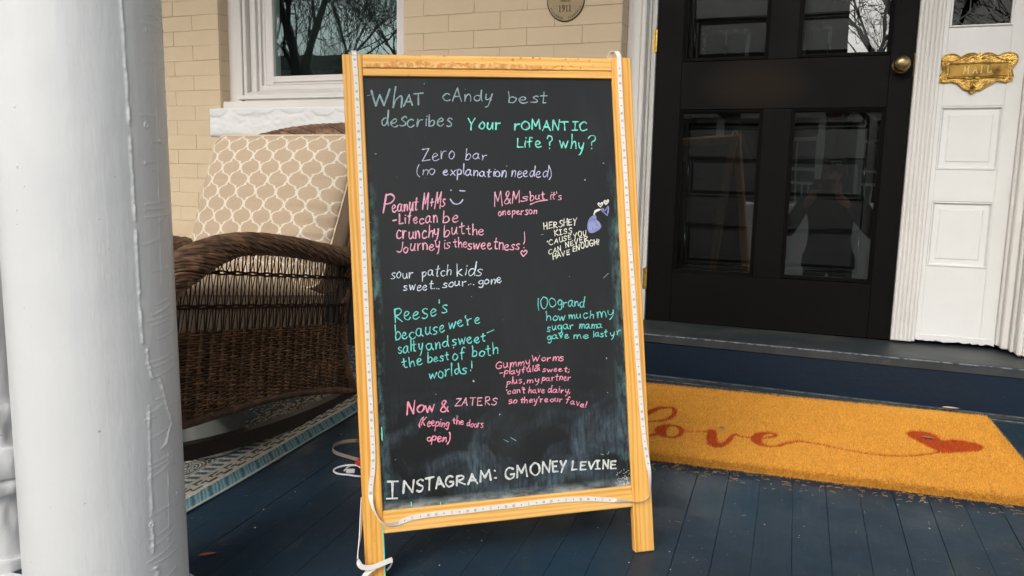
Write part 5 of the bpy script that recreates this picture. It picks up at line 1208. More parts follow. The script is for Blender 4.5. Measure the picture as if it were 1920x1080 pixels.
def wrap(pts, r, pitch=.0058, rs=.0026, M=M_wick):
    P = catmull(pts, 8); n = len(P)-1; dl = [0]
    for i in range(n): dl.append(dl[-1]+(P[i+1]-P[i]).length)
    L_ = dl[-1]; N = int(L_/pitch); tot = N*8; out_ = []
    ref = Vector((1, 0, 0)) if abs((P[-1]-P[0]).normalized().x) < .8 else Vector((0, 0, 1))
    j = 0
    for q in range(tot+1):
        s_ = L_*q/tot
        while j < n-1 and dl[j+1] < s_: j += 1
        t = (s_-dl[j])/max(1e-9, dl[j+1]-dl[j]); p = P[j].lerp(P[j+1], t); tt = (P[j+1]-P[j]).normalized(); u = (ref-tt*ref.dot(tt)).normalized(); v = tt.cross(u); an = 2*PI*q/8
        out_.append(p+u*math.cos(an)*r+v*math.sin(an)*r)
    b = BM(); b.tube(out_, rs, 4); b.tube(P, r*.97, 8); return b
for sg in (1, -1):
    X = HX*sg
    weave, lat = BM(), BM()
    # horizontal weavers over pairs of stakes
    pitch = .050
    z = .066; row = 0
    while z < .300:
        y0, y1 = front_y(z), rear_y(z); n = int((y1-y0)/.0085) if sg == 1 else 40; pts_ = []
        for i in range(n+1):
            y = y0+(y1-y0)*i/n; zz = z+.0009*math.sin(y*60+row)+bot(y)*0
            zmin = bot(y)+.004
            off = .0036*math.sin(PI*y/pitch*1.25+PI*(row % 2))
            pts_.append((X+sg*(bulge(y, z)+off), y, zz+max(0, (zmin-.066))*max(0, 1-(z-.066)/.12)))
        weave.tube(pts_, .0036*random.uniform(.9, 1.12), 4, cap=False, ry=.85)
        z += .0070; row += 1
    y = front_y(.2)+.01
    while y < .06:
        for o_ in (-.003, .003): weave.tube([(X+sg*(bulge(y, .2)), y+o_, bot(y)), (X+sg*(bulge(y, .25)+.001), y+o_, .302)], .0030, 5, cap=False)
        y += pitch*.8
    K('woven_side', weave, M_wick, kind='stuff')
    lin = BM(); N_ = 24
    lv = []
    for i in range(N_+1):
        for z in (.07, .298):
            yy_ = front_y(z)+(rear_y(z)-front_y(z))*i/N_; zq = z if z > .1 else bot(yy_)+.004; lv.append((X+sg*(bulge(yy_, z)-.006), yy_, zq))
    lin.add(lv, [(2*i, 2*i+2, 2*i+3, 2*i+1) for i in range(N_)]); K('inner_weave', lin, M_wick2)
    def under(y):
        return float(np.interp(y, [-.82, -.75, -.69, -.60, -.505, -.42], [.30, .36, .41, .463, .497, .505]))
    for i in range(31):
        y = -.79+i*.0312
        if y > .075: break
        ztop = max(.37, under(y)+.02)
        lat.tube([(X+sg*bulge(y, .3), y, .296), (X+sg*.004, y+.004, ztop)], .0022, 5)
        if ztop > .475: 
            lat.tube([(X+sg*.007, y+.004, .452), (X+sg*.003, y+.0272, ztop)], .0018, 4); lat.tube([(X+sg*.003, y+.0272, .452), (X+sg*.007, y+.004, ztop)], .0018, 4)
        lat.tube([(X+sg*.009, y+.004, .362), (X+sg*.006, y+.0270, .452)], .0018, 4); lat.tube([(X+sg*.006, y+.0270, .362), (X+sg*.009, y+.004, .452)], .0018, 4)
        lat.tube([(X+sg*.010, y+.003, .298), (X+sg*.010, y+.012, .362)], .0018, 4); lat.tube([(X+sg*.010, y+.024, .298), (X+sg*.010, y+.016, .362)], .0022, 4)
    K('lattice', lat, M_wick2, kind='stuff')
    for z in (.452, .362):
        b = BM()
        for o_ in (-.0032, .0032):
            b.tube([(X+sg*(.008+.0025*math.sin(y*100+o_*900)), y, z+o_+.0012*math.sin(y*100+(1 if o_ > 0 else 4))) for y in np.arange(-.77 if z < .4 else -.72, .075, .007)], .0030, 5)
        K('twined_band', b, M_wick2)
    K('lower_rim', wrap([(X+sg*.002, -.71, bot(-.71)), (X+sg*.004, -.60, bot(-.60)), (X+sg*.010, -.45, bot(-.45)), (X+sg*.012, -.27, bot(-.27)), (X+sg*.010, -.08, bot(-.08)), (X, .06, bot(.06)), (X-sg*.004, .150, .060)], .0105), M_wick, smooth=True)
    K('rear_post', wrap([(X-sg*.002, .150, .058), (X, .085, .17), (X, .055, .30), (X, .078, .43), (X, .098, .53), (X-sg*.01, .14, .70)], .015), M_wick, smooth=True)
    K('front_post', wrap([(X, -.71, .055), (X, -.755, .2), (X, -.785, .33), (X, -.76, .40)], .014), M_wick, smooth=True)
    ap = [(X+sg*.020, -.76, .10), (X+sg*.022, -.815, .22), (X+sg*.024, -.82, .335), (X+sg*.024, -.775, .418), (X+sg*.022, -.695, .468), (X+sg*.020, -.60, .508), (X+sg*.020, -.50, .531), (X+sg*.020, -.33, .538), (X+sg*.018, -.15, .530), (X+sg*.012, 0, .523), (X+sg*.0, .10, .520)]
    b, c_ = braid(ap, lambda t: .045-.006*t+.010*math.exp(-((t-.38)/.16)**2), lambda t: .027+.012*math.exp(-((t-.36)/.15)**2), (1, 0, 0), N=27, turns=2.5*sg, rs=.0049)
    K('arm', b, M_wick, smooth=True); K('arm_core', c_, M_wick2, smooth=True)
    ru = BM(); XR = .275*sg; ys = np.linspace(-.86, .40, 40); rz = lambda y: ((y+.5)**2-.25)/7.2
    vs = []; fs = []
    for y in ys:
        for (dx_, dz_) in ((-.016, 0), (.016, 0), (.016, .042), (-.016, .042)): vs.append((XR+dx_, y, rz(y)+dz_))
    for i in range(len(ys)-1):
        for k in range(4): fs.append((4*i+k, 4*i+(k+1) % 4, 4*i+4+(k+1) % 4, 4*i+4+k)[::-1])
    fs += [(0, 1, 2, 3), tuple(4*(len(ys)-1)+k for k in range(4))[::-1]]
    K('rocker', ru.add(vs, fs), M_run)
    K('leg', BM().tube([(XR+sg*.004, -.67, .02), (X, -.70, .10)], .013, 8), M_wick2); K('leg', BM().tube([(XR+sg*.004, .135, .05), (X, .14, .10)], .013, 8), M_wick2)
# back: panel with lattice and arched border roll
def backpt(x, z):   # the back plane leans away
    return Vector((x, .055+(z-.30)*.135+.03*(1-(x/.31)**2), z))
ba = [backpt(-.31, .45), backpt(-.325, .62), backpt(-.330, .74), backpt(-.300, .83), backpt(-.23, .900), backpt(-.12, .938), backpt(0, .958), backpt(.12, .966), backpt(.24, .958), backpt(.318, .900), backpt(.335, .76), backpt(.325, .62), backpt(.31, .45)]
b, c_ = braid([tuple(p) for p in ba], .034, .030, (0, 1, 0), N=22, turns=3.4, rs=.0048)
K('back_border', b, M_wick, smooth=True); K('back_core', c_, M_wick2, smooth=True)
bw = BM(); z = .70; row = 0
while z < .92:
    hw = .31 if z < .84 else .31*math.sqrt(max(0, 1-((z-.84)/.11)**2)); 
    if hw > .03: bw.tube([tuple(backpt(x, z)+Vector((0, .004*math.sin(x/.016+row*PI), 0))) for x in np.arange(-hw, hw, .008)], .0034, 4, cap=False)
    z += .007; row += 1
K('woven_back', bw, M_wick, kind='stuff')
bl_ = BM()
for i in range(21):
    x = -.31+i*.031
    bl_.tube([tuple(backpt(x, .30)), tuple(backpt(x, .92 if abs(x) < .22 else .82))], .0028, 5)
    if x < .29: bl_.tube([tuple(backpt(x, .45)), tuple(backpt(x+.031, .57))], .0022, 4); bl_.tube([tuple(backpt(x+.031, .45)), tuple(backpt(x, .57))], .0022, 4); bl_.tube([tuple(backpt(x, .57)), tuple(backpt(x+.031, .70))], .0022, 4); bl_.tube([tuple(backpt(x+.031, .57)), tuple(backpt(x, .70))], .0022, 4)
K('back_lattice', bl_, M_wick2, kind='stuff')
for z in (.45, .57, .70): K('back_band', BM().tube([tuple(backpt(x, z)) for x in np.arange(-.31, .311, .03)], .0055, 6), M_wick2)
fa = BM(); z = .07; row = 0
while z < .29:
    fa.tube([(x, front_y(z)+.0+.004*math.sin(x/.016+row*PI), z) for x in np.arange(-.29, .291, .010)], .0034, 4, cap=False); z += .0072; row += 1
K('front_apron', fa, M_wick, kind='stuff')
K('seat_deck', BM().box(-.28, .28, -.72, .05, .25, .275, .004), M_wick2)
K('rocker_rail', BM().tube([(-.275, .20, .05), (.275, .20, .05)], .011, 8), M_run)

# cushions
def pillow(W_, H_, T0, nx_, nz_, place, cornerpow=3.2, pin=.0, fill=.5, colf=None, name='cover', seed=0):
    u = np.linspace(-1, 1, nx_); v = np.linspace(-1, 1, nz_); U_, V_ = np.meshgrid(u, v, indexing='ij')
    fr_ = T0*(1-np.abs(U_)**6)**.5*(1-np.abs(V_)**6)**.5
    return U_, V_, fr_
def cushion(name, label, M_, W_, H_, T_, colf, mat_, seed, n1=260, n2=230, gather=.0):
    root = thing(name, label, 'cushion', mw=M_)
    shx = (lambda x_, z_: x_*(1+.11*gather*z_)+.075*gather*z_)
    cr = .10+.05*gather
    for side in (-1, 1):
        res = (n1, n2) if side == -1 else (60, 60)
        U_, V_ = np.meshgrid(np.linspace(-1, 1, res[0]), np.linspace(-1, 1, res[1]), indexing='ij')
        # rounded rectangle footprint
        au, av = np.abs(U_), np.abs(V_)
        k = np.maximum(0, au-(1-cr))/cr; l = np.maximum(0, av-(1-cr))/cr; q = np.hypot(k, l); sc_ = np.where((k > 0) & (l > 0), np.maximum(k, l)/np.maximum(q, 1e-6), 1.0)
        Ux = np.sign(U_)*np.where(k > 0, (1-cr)+cr*k*sc_, au); Vx = np.sign(V_)*np.where(l > 0, (1-cr)+cr*l*sc_, av)
        dome = np.clip((1-np.abs(U_)**3.5), 0, 1)**.55*np.clip((1-np.abs(V_)**3.5), 0, 1)**.55
        wr = np.array([[noise.noise(Vector((a*3+seed, b_*5, 0)))*.5+noise.noise(Vector((a*2.0+seed, b_*16, 7)))*.35 for b_ in np.linspace(-1, 1, 40)] for a in np.linspace(-1, 1, 40)])
        iu = ((U_+1)/2*38.99); iv = ((V_+1)/2*38.99); i0, j0 = iu.astype(int), iv.astype(int); fu, fv = iu-i0, iv-j0
        w_ = wr[i0, j0]*(1-fu)*(1-fv)+wr[i0+1, j0]*fu*(1-fv)+wr[i0, j0+1]*(1-fu)*fv+wr[i0+1, j0+1]*fu*fv
        rightg = gather*np.clip((U_-.35)/.6, 0, 1)*np.clip((.7-V_)/.9, 0, 1)*np.sin(V_*34+3*w_)*.5
        Yd = side*(T_*.5-.012+0.052*dome+.008*w_*dome+rightg*.006)
        bow = 1+.018*np.sin(PI*(V_+1)/2)-.01
        me = grid_mesh('face', shx(Ux*W_*.5*bow, Vx*H_*.5), Yd, Vx*H_*.5)
        bmx = bmesh.new(); bmx.from_mesh(me); bmx.faces.ensure_lookup_table(); f = bmx.faces[len(bmx.faces)//2]
        if f.normal.y*side < 0: bmesh.ops.reverse_faces(bmx, faces=bmx.faces)
        bmx.to_mesh(me); bmx.free()
        if colf: colour_attr(me, colf(Ux*W_*.5, Vx*H_*.5))
        obj('front_panel' if side == -1 else 'back_panel', me, mat_, root, local=True, smooth=True)
    # boxed side wall and piping
    loop = []
    def rr(t):
        P = []
        a, b_ = W_*.5, H_*.5
        for (cx, cz, a0) in ((a*(1-cr), b_*(1-cr), 0), (-a*(1-cr), b_*(1-cr), 90), (-a*(1-cr), -b_*(1-cr), 180), (a*(1-cr), -b_*(1-cr), 270)):
            for k in range(7):
                an = math.radians(a0+15*k); P.append((cx+a*cr*math.cos(an), cz+b_*cr*math.sin(an)))
        return P
    L_ = rr(0); n = len(L_); sw = BM(); m_ = 6; vs = []
    for j in range(m_+1):
        y = -T_*.5+.012+(T_-.024)*j/m_; bulge_ = 1+.020*math.sin(PI*j/m_)
        for (x, z) in L_: vs.append((shx(x*bulge_, z*bulge_), y, z*bulge_))
    sw.add(vs, [(j*n+i, j*n+(i+1) % n, (j+1)*n+(i+1) % n, (j+1)*n+i) for j in range(m_) for i in range(n)]); me = sw.mesh('boxing')
    bmx = bmesh.new(); bmx.from_mesh(me); bmx.faces.ensure_lookup_table(); f = bmx.faces[0]
    if f.normal.dot(f.calc_center_median()) < 0: bmesh.ops.reverse_faces(bmx, faces=bmx.faces)
    bmx.to_mesh(me); bmx.free()
    if colf:
        co = np.array([v.co[:] for v in me.vertices]); colour_attr(me, colf(co[:, 0]*0+.31, co[:, 2]*1.0+9))
    obj('boxing', me, mat_ if colf is None else M_seat, root, local=True, smooth=True)
    for y in (-T_*.5+.011, T_*.5-.011):
        obj('piping', BM().tube([(shx(x*1.004, z*1.004), y, z*1.004) for x, z in L_+[L_[0]]], .0042, 6, cap=False), M_seat, root, local=True, smooth=True)
    return root
TAN, CRM = np.array([.40, .305, .21]), np.array([.62, .56, .46])
def trellis(x, z):
    x = np.asarray(x, float); z = np.asarray(z, float); shp = x.shape; x = x.ravel(); z = z.ravel()
    Wc, Hc = .080, .088; xs_ = x+.10*z; zz = z
    c_ = np.cos(2*PI*zz/Hc); best = np.full(x.shape, 9.0)
    step2 = .007*np.sign(np.sin(2*PI*zz/Hc))*np.exp(-(((np.abs(((zz/Hc*2) % 1)-.5))/.10)**2))
    for k in range(-12, 13):
        xc = k*Wc/2+((-1)**k)*(Wc/4)*(c_*.72+.28*np.sign(c_)*np.abs(c_)**.35)
        best = np.minimum(best, np.abs(xs_+step2-xc))
    line = best < .0040+.0016*(np.abs(c_) < .22)+.0012*(np.abs(c_) > .93)
    C_ = np.where(line[:, None], CRM, TAN); halo = (~line) & (best < .0056); C_[halo] *= .84
    C_ = C_*(1+rng.uniform(-.05, .05, len(x)))[:, None]
    return np.concatenate([np.clip(C_, 0, 1), np.ones((len(x), 1))], 1)
# back cushion: front face bottom (-.95.., z .35) to top (z .70)
ang = math.radians(-19.4)
CBM = Matrix.Translation((-1.138, -.905, .437)) @ Matrix.Rotation(math.radians(1.5), 4, 'Z') @ Matrix.Rotation(ang, 4, 'X') @ Matrix.Rotation(math.radians(-.3), 4, 'Y')
cb = cushion('back_cushion', 'beige cushion with cream trellis pattern standing upright in the wicker chair', CBM, .575, .530, .120, trellis, M_fab, 3, 300, 290, gather=1.0)
CSM = CM @ Matrix.Translation((0, -.30, .335)) @ Matrix.Rotation(PI/2, 4, 'X') @ Matrix.Rotation(PI, 4, 'Y')
CSM = CM @ Matrix.Translation((0, -.36, .34)) @ Matrix.Rotation(-PI/2, 4, 'X')
cushion('seat_cushion', 'plain beige seat cushion behind the lattice side of the wicker chair', CSM, .545, .68, .125, None, M_seat, 8, 70, 70)
obj('clip', BM().tube([(.296, .092, .665), (.30, .085, .68), (.296, .078, .695)], .003, 6).box(.290, .302, .074, .090, .650, .690, .003), M_steel, chair, local=True)
leafp = CM @ Vector((.27, -.22, .352))
leaf('dry_leaf', 'reddish brown leaf caught inside the chair lattice on the seat cushion', leafp, 1.4, .07, .03, M_leaf, .8)

# steel pot under the chair
pot = thing('steel_bucket', 'round stainless steel pot standing on the rug under the wicker chair', 'pot', fl3(-.985, -1.44, .006))
pp = fl3(-.985, -1.44, .0065)
obj('vessel', BM().lathe([(.002, 0), (.100, 0), (.106, .004), (.112, .13), (.118, .134), (.118, .139), (.110, .139), (.104, .012), (.002, .010)], Matrix.Translation(pp), 48), M_steel, pot, smooth=True)
# cloths heaped behind the chair
def heap(name, label, m, c_, sx, sy, sz, seed):
    b = bmesh.new(); bmesh.ops.create_icosphere(b, subdivisions=4, radius=1)
    for v in b.verts:
        n_ = noise.noise(v.co*1.7+Vector((seed, 0, 0)))*.28+noise.noise(v.co*4.5+Vector((seed, 3, 0)))*.12
        k = abs(noise.noise(v.co*3+Vector((0, seed, 0))))**.7*.16; v.co *= 1+n_-k; v.co = Vector((v.co.x*sx, v.co.y*sy, max(-.55, v.co.z)*sz)); v.co += Vector(c_)
    me = bpy.data.meshes.new(name); b.to_mesh(me); b.free(); o = obj(name, me, m, smooth=True); return tag(o, label, 'cloth')
heap('folded_cloth', 'crumpled green grey cloth heaped behind the wicker chair', M_green, (-.74, -.42, -.045), .17, .10, .15, 2)
heap('striped_cloth', 'pinkish striped cloth sagging beside the rear chair post', M_pink, (-.73, -.58, -.13), .13, .09, .10, 6)
heap('pale_cloth', 'small pale crumpled cloth lying by the rear of the rocker', Mat('pale_cloth', (.36, .33, .34), .9).m, (-.735, -.72, -.168), .060, .05, .040, 9)
bx = BM().box(-1.9, -.82, -.30, -.16, -.19, .22, .01); o = obj('storage_box', bx, M_blackp); tag(o, 'low black storage box against the wall behind the chair', 'box')
# ---------------------------------------------------------------- the street behind the camera, seen in the window and the door glass
def rnd_tree(name, label, base, H_, r0, seed, spread=.5, depth=6):
    R = random.Random(seed); root = thing(name, label, 'tree', base, group='bare winter trees along the street'); tk, crw = BM(), BM()
    cnt = [0]
    def grow(p, d_, L_, r, lev):
        cnt[0] += 1; n_ = 4; pts_ = [p]; q = p; dd_ = d_.copy()
        for i in range(n_):
            dd_ = (dd_+Vector((R.uniform(-1, 1), R.uniform(-1, 1), R.uniform(-.5, .9)))*(.10+.03*lev)).normalized(); q = q+dd_*L_/n_; pts_.append(q)
        rs = [max(.006, r*(1-.38*i/n_)) for i in range(n_+1)]; (tk if lev < 2 else crw).tube(pts_, rs, 7 if lev < 2 else (4 if lev < 4 else 3), cap=False)
        if lev >= depth: return
        k = R.choice((2, 3)) if lev == 0 else R.choice((3, 3, 4) if lev < depth-1 else (4, 5))
        for j in range(k):
            a = dd_.orthogonal().normalized(); a.rotate(Matrix.Rotation(R.uniform(0, 2*PI), 3, dd_)); nd = (dd_+a*R.uniform(spread*.6, spread*1.5)+Vector((0, 0, .12))).normalized()
            at_ = pts_[-1] if j < 2 else pts_[R.choice((1, 2, 3))]
            grow(at_, nd, L_*R.uniform(.66, .90), rs[-1]*R.uniform(.55, .88), lev+1)
    b_ = Vector(base); grow(b_, Vector((R.uniform(-.1, .1), R.uniform(-.1, .1), 1)).normalized(), H_*.26, r0, 0)
    obj('trunk', tk, M_bark, root, smooth=True); obj('crown', crw, M_bark, root); return root
M_bark = Mat('dark_bark', (.045, .036, .030), .9); M_bark.bump(M_bark.noise(20, 5, M_bark.coords((1, 1, .2))), .8, .01); M_bark = M_bark.m
rnd_tree('bare_tree', 'tall forked bare tree nearest the porch on the left', (-7.3, -7.3, GZ), 10.5, .17, 5, .55)
rnd_tree('bare_tree', 'slender bare tree second from the porch on the left', (-10.5, -9.5+1.2, GZ), 11, .16, 11, .5)
rnd_tree('bare_tree', 'wide bare tree across the road at the far left', (-13.2, -15.8, GZ), 11, .20, 23, .6)
rnd_tree('bare_tree', 'bare tree standing straight across the road from the door', (-.6, -16.2, GZ), 11, .20, 31, .6)
rnd_tree('bare_tree', 'leaning bare tree across the road right of the door', (2.6, -16.6, GZ), 12, .18, 44, .6)
rnd_tree('bare_tree', 'bare tree by the near pavement behind the photographer', (1.6, -8.4, GZ), 9.5, .13, 52, .6)
rnd_tree('bare_tree', 'tallest bare tree between the two left houses', (-16.5, -16.5, GZ), 13, .22, 63, .6)
for i, (tx, ty, th, tr_, ts, lb) in enumerate(((-9.0, -11.9-3.4, 9.5, .13, 71, 'bare tree across the road with dense low twigs, left of the brick house'), (-11.9, -15.4, 10, .14, 83, 'bare tree across the road before the grey green house'),
    (-5.4, -8.2, 9, .10, 91, 'young thin bare tree on the near verge, left of the path'), (-15.2, -8.6, 11, .15, 97, 'bare tree on the near verge furthest to the left'), (4.6, -15.6, 10, .14, 101, 'bare tree across the road before the low grey green house'),
    (-3.2, -15.6, 10, .15, 113, 'bare tree across the road before the left end of the brick house'), (.9, -15.4, 9.5, .13, 127, 'bare tree across the road before the right end of the brick house'), (-10.2, -13.0+5.2, 9.5, .12, 131, 'many stemmed bare tree on the near verge at the left'), (-13.3, -8.0, 10, .13, 139, 'tall thin bare tree on the near verge, second from the left end'),
    (-17.4, -15.4, 10.5, .16, 149, 'bare tree across the road before the brown sided house'))):
    rnd_tree('bare_tree', lb, (tx, ty, GZ), th, tr_, ts, .55)
def house(label, x0, x1, y1, H_, rise, wallm, nwin, floors=2, rh=.9):
    y0 = y1-8; root = thing('terraced_house', label, 'house', ((x0+x1)/2, y1, GZ), group='houses across the street')
    obj('wall', BM().box(x0, x1, y0, y1, GZ-.1, H_), wallm, root)
    r_ = BM(); xm = (x0+x1)/2; e = .35
    r_.add([(x0-e, y1+e, H_-.02), (x1+e, y1+e, H_-.02), (x1+e, y0-e, H_-.02), (x0-e, y0-e, H_-.02), (x0+(x1-x0)*.22, (y0+y1)/2, H_+rise), (x1-(x1-x0)*.22, (y0+y1)/2, H_+rise)], [(0, 1, 5, 4), (1, 2, 5), (2, 3, 4, 5), (3, 0, 4), (3, 2, 1, 0)])
    obj('roof', r_, M_roof, root); obj('eaves', BM().box(x0-.3, x1+.3, y1+.01, y1+.3, H_-.22, H_-.03), M_white_t, root)
    for fl_ in range(floors):
        zc = GZ+1.0+fl_*3.0
        for k in range(nwin):
            xc = x0+(x1-x0)*(k+.5)/nwin; ww, wh = .55, 1.6
            if fl_ == 0 and k == nwin//2:
                f_ = obj('door', BM().box(xc-.5, xc+.5, y1+.01, y1+.06, GZ+.5, GZ+2.6, .02), M_roof, root); continue
            f_ = obj('window', BM().box(xc-ww-.1, xc-ww, y1+.005, y1+.08, zc-.1, zc+wh+.1).box(xc+ww, xc+ww+.1, y1+.005, y1+.08, zc-.1, zc+wh+.1).box(xc-ww, xc+ww, y1+.005, y1+.08, zc+wh, zc+wh+.1).box(xc-ww-.15, xc+ww+.15, y1+.005, y1+.12, zc-.18, zc-.1).box(xc-ww, xc+ww, y1+.005, y1+.06, zc+wh*.5-.04, zc+wh*.5+.04).box(xc-.02, xc+.02, y1+.005, y1+.05, zc-.1, zc+wh), M_white_t, root)
            obj('pane', BM().box(xc-ww, xc+ww, y1+.002, y1+.01, zc-.1, zc+wh), M_pane, f_)
    # front porch
    pz = GZ+.55
    obj('porch_roof', BM().box(x0+.3, x1-.3, y1+.0, y1+2.0, GZ+3.1, GZ+3.3), M_white_t, root); obj('porch_deck', BM().box(x0+.3, x1-.3, y1, y1+1.9, GZ-.05, pz), M_conc, root)
    for k in range(4): 
        xx = x0+.5+(x1-x0-1)*k/3; obj('porch_post', BM().box(xx-.09, xx+.09, y1+1.65, y1+1.83, pz, GZ+3.1), M_white_t, root)
    rl = BM().box(x0+.5, x1-.5, y1+1.70, y1+1.76, pz+.85, pz+.92)
    for k in range(int((x1-x0-1)/.16)): rl.box(x0+.5+k*.16, x0+.54+k*.16, y1+1.71, y1+1.75, pz, pz+.85)
    obj('railing', rl, M_white_t, root); return root
M_roof = Mat('dark_slate', (.012, .012, .013), .95, 0, .1).m; M_white_t = Mat('far_white_trim', (.62, .62, .60), .6).m; M_pane = Mat('far_window_pane', (.04, .05, .06), .15).m
MB1 = Mat('dark_red_brick', (.075, .035, .026), .9).m; MB2 = Mat('brown_siding', (.050, .040, .034), .9).m; MB3 = Mat('grey_green_siding', (.07, .08, .072), .9).m
house('dark red brick house with a white porch straight across the street', -7.4, 1.2, -20.5, 7.2, 1.8, MB1, 4)
house('brown sided house with a hipped roof across the street on the left', -25.0, -15.2, -20.0, 4.1, 1.2, MB2, 3, 1)
house('grey green house between the brick house and the brown one', -14.6, -8.0, -22.0, 3.1, .9, MB3, 3, 1)
house('low grey green house to the right of the brick house', 1.25, 11, -22, 2.6, 1.0, MB3, 4, 1)
# white sheet over a table behind the photographer
sh = BM(); n_ = 90; m2 = 60; vs = []
for i in range(n_):
    for j in range(m2):
        u = i/(n_-1); v = j/(m2-1); x = -.25+1.95*u; s_ = v
        if v < .35: y, z = -5.6+.6*v/.35, .36
        else:
            t = (v-.35)/.65; y, z = -5.0+.10*t+.20*t*t, .36-1.15*t
        f = .05*noise.noise(Vector((x*3.4, z*1.5, 1)))+.10*noise.noise(Vector((x*1.6+z*.9, z*.6, 4)))
        y += f*max(0, (v-.3)); z += .04*noise.noise(Vector((x*2, y*2, 0)))+(.0 if v > .3 else .0); vs.append((x, y, z))
sh.add(vs, [(i*m2+j, i*m2+j+1, (i+1)*m2+j+1, (i+1)*m2+j) for i in range(n_-1) for j in range(m2-1)])
tb = thing('sheet_covered_table', 'long table under a white sheet on the path behind the photographer', 'table', (.7, -5.3, GZ))
obj('tabletop', BM().box(-.2, 1.65, -5.6, -5.05, .30, .33), M_conc, tb)
for (x, y) in ((-.12, -5.55), (1.57, -5.55), (-.12, -5.12), (1.57, -5.12)): obj('leg', BM().box(x-.03, x+.03, y-.03, y+.03, GZ+.03, .30), M_blackp, tb)
o = obj('white_sheet', sh, Mat('white_cotton', (.72, .73, .74), .9).m, smooth=True); tag(o, 'creased white sheet hanging over the long table', 'sheet')

# ---------------------------------------------------------------- the photographer, on the path below the steps
PB = Vector((.76, -3.47, 0))
per = thing('person', 'person in dark winter clothes and cap holding up a phone on the path', 'person', (PB.x, PB.y, GZ+.04))
def skin_mesh(name, joints, edges, root=0, sub=2):
    me = bpy.data.meshes.new(name); me.from_pydata([j[0] for j in joints], edges, []); o = bpy.data.objects.new(name, me); COL.objects.link(o)
    sk = o.modifiers.new('s', 'SKIN'); ss = o.modifiers.new('u', 'SUBSURF'); ss.levels = sub; ss.render_levels = sub
    for i, j in enumerate(joints): me.skin_vertices[0].data[i].radius = (j[1], j[2] if len(j) > 2 else j[1])
    me.skin_vertices[0].data[root].use_root = True
    dg_ = bpy.context.evaluated_depsgraph_get(); m2_ = bpy.data.meshes.new_from_object(o.evaluated_get(dg_)); m2_.name = name
    bpy.data.objects.remove(o); return m2_
Jn, En = [], []
def jt(p, r, r2=None, par=None):
    Jn.append((Vector(p), r, r2 or r)); i = len(Jn)-1
    if par is not None: En.append((par, i))
    return i
x, y = PB.x, PB.y
pel = jt((x, y, .02), .17, .125); be = jt((x, y+.01, .17), .155, .13, pel); chs = jt((x, y, .36), .18, .125, be); nb = jt((x, y+.01, .50), .075, .07, chs); hd0 = jt((x, y+.03, .57), .058, .06, nb); hd = jt((x, y+.05, .655), .078, .092, hd0); ht = jt((x, y+.04, .745), .062, .075, hd)
HANDS = []
for sg in (-1, 1):
    sh_ = jt((x+sg*.20, y, .43), .075, .075, chs); el = jt((x+sg*.335, y+.06, .16), .055, .055, sh_)
    wr_ = (x-.055+sg*.095, y+.25, .475); w2 = jt(wr_, .032, .034, el); pm = jt((wr_[0]-sg*.012, wr_[1]+.035, .525), .034, .018, w2)
    for f in range(4):
        b0 = (wr_[0]-sg*(.022), wr_[1]+.048, .520+f*.018-.01); k1 = jt(b0, .0085, .0085, pm); k2 = jt((b0[0]-sg*.018, b0[1]+.020, b0[2]+.003), .0078, .0078, k1); jt((b0[0]-sg*(.040+.004*(f % 2)), b0[1]+.018, b0[2]+.002), .007, .007, k2)
    t0 = jt((wr_[0]-sg*.004, wr_[1]+.022, .508), .010, .010, pm); jt((wr_[0]-sg*.030, wr_[1]+.020, .520), .0085, .0085, t0)
    hp = jt((x+sg*.095, y, -.05), .105, .105, pel); kn_ = jt((x+sg*.115, y+.015, -.40), .072, .07, hp); an_ = jt((x+sg*.12, y-.01, -.745), .048, .05, kn_); jt((x+sg*.13, y+.11, -.785), .042, .03, an_)
bme = skin_mesh('body', Jn, En, pel, 2)
M_skin = Mat('skin', (.42, .23, .16), .5).m; M_coat = Mat('dark_coat', (.016, .017, .020), .85).m; M_trs = Mat('dark_trousers', (.012, .013, .018), .9).m; M_hair = Mat('brown_hair', (.04, .022, .014), .7).m
bme.materials.clear()
o = obj('body', bme, [M_skin, M_coat, M_trs], per)
W2 = per.matrix_world
for p in o.data.polygons:
    c_ = W2 @ p.center
    hand = c_.y > y+.235; p.material_index = 0 if (c_.z > .535 and abs(c_.x-x) < .13 and not (c_.y > y+.2)) or hand else (2 if c_.z < -.02 else 1)
    p.use_smooth = True
capb = BM().lathe([(.099, .0), (.100, .03), (.094, .065), (.070, .092), (.03, .104), (.002, .106)], Matrix.Translation((x, y+.045, .672)) @ Matrix.Diagonal((.92, 1.05, 1, 1)), 28)
pk = []
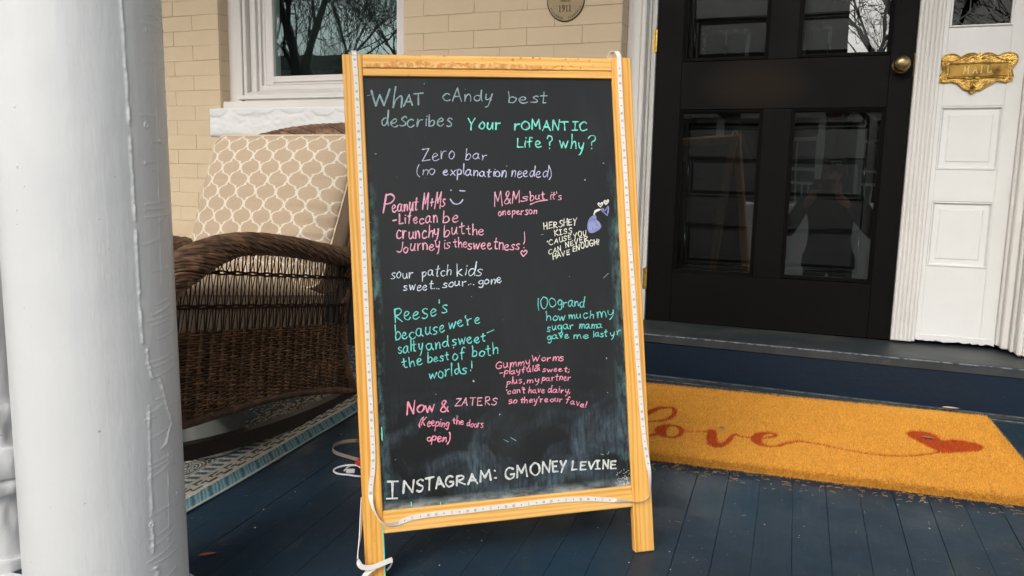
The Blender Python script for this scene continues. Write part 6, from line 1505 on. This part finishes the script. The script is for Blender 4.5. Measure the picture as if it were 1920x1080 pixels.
for k in range(13):
    a = PI*(k/12); pk.append((x+math.cos(a)*.085, y+.115+math.sin(a)*.085, .682-.012*math.sin(a)))
capb.add(pk+[(p[0], p[1], p[2]-.005) for p in pk], [tuple(range(13)), tuple(range(25, 12, -1))]+[(i, i+13, i+14, i+1) for i in range(12)])
obj('cap', capb, M_coat, per, smooth=False)
em = BM()
for (dx_, z, w_) in ((-.034, .735, .016), (-.014, .738, .018), (.008, .738, .018), (.029, .735, .016), (-.026, .716, .02), (.0, .716, .018), (.024, .716, .018)): em.box(x+dx_, x+dx_+w_, y+.143-abs(dx_)*.12, y+.148-abs(dx_)*.12, z-.006, z+.006, .001)
obj('cap_emblem', em, Mat('pale_cap_print', (.6, .62, .6), .7).m, per)
fc_ = BM()
for sg in (-1, 1): fc_.lathe([(.002, -.009), (.009, -.005), (.010, 0), (.006, .007), (.002, .009)], Matrix.Translation((x+sg*.030, y+.128, .655)), 10)
obj('eyes', fc_, Mat('eye_dark', (.03, .02, .015), .2).m, per, smooth=True)
obj('nose', BM().add([(x-.012, y+.13, .625), (x+.012, y+.13, .625), (x, y+.160, .630), (x, y+.135, .665)], [(0, 1, 2), (0, 2, 3), (1, 3, 2), (0, 3, 1)]), M_skin, per)
obj('mouth', BM().box(x-.022, x+.022, y+.120, y+.134, .596, .603, .002), Mat('lips', (.30, .10, .08), .5).m, per)
obj('hair', BM().lathe([(.02, .0), (.085, .01), (.098, .05), (.098, .09), (.09, .11)], Matrix.Translation((x, y+.01, .57)), 20), M_hair, per, smooth=True)
obj('coat_hem', BM().lathe([(.19, 0), (.20, .01), (.195, .10), (.17, .16)], Matrix.Translation((x, y, -.10)) @ Matrix.Diagonal((1, .75, 1, 1)), 28), M_coat, per, smooth=True)
ph = thing('phone', 'black phone held up sideways in both hands', 'phone', (.685, -3.152, .555))
obj('case', BM().box(.605, .765, -3.158, -3.1500, .528, .606, .004), M_blackp, ph)
obj('lens', BM().lathe([(.006, 0), (.006, .0012), (.004, .0013)], Matrix.Translation((.635, -3.150, .590)) @ Matrix.Rotation(-PI/2, 4, 'X'), 16), M_pane, ph)
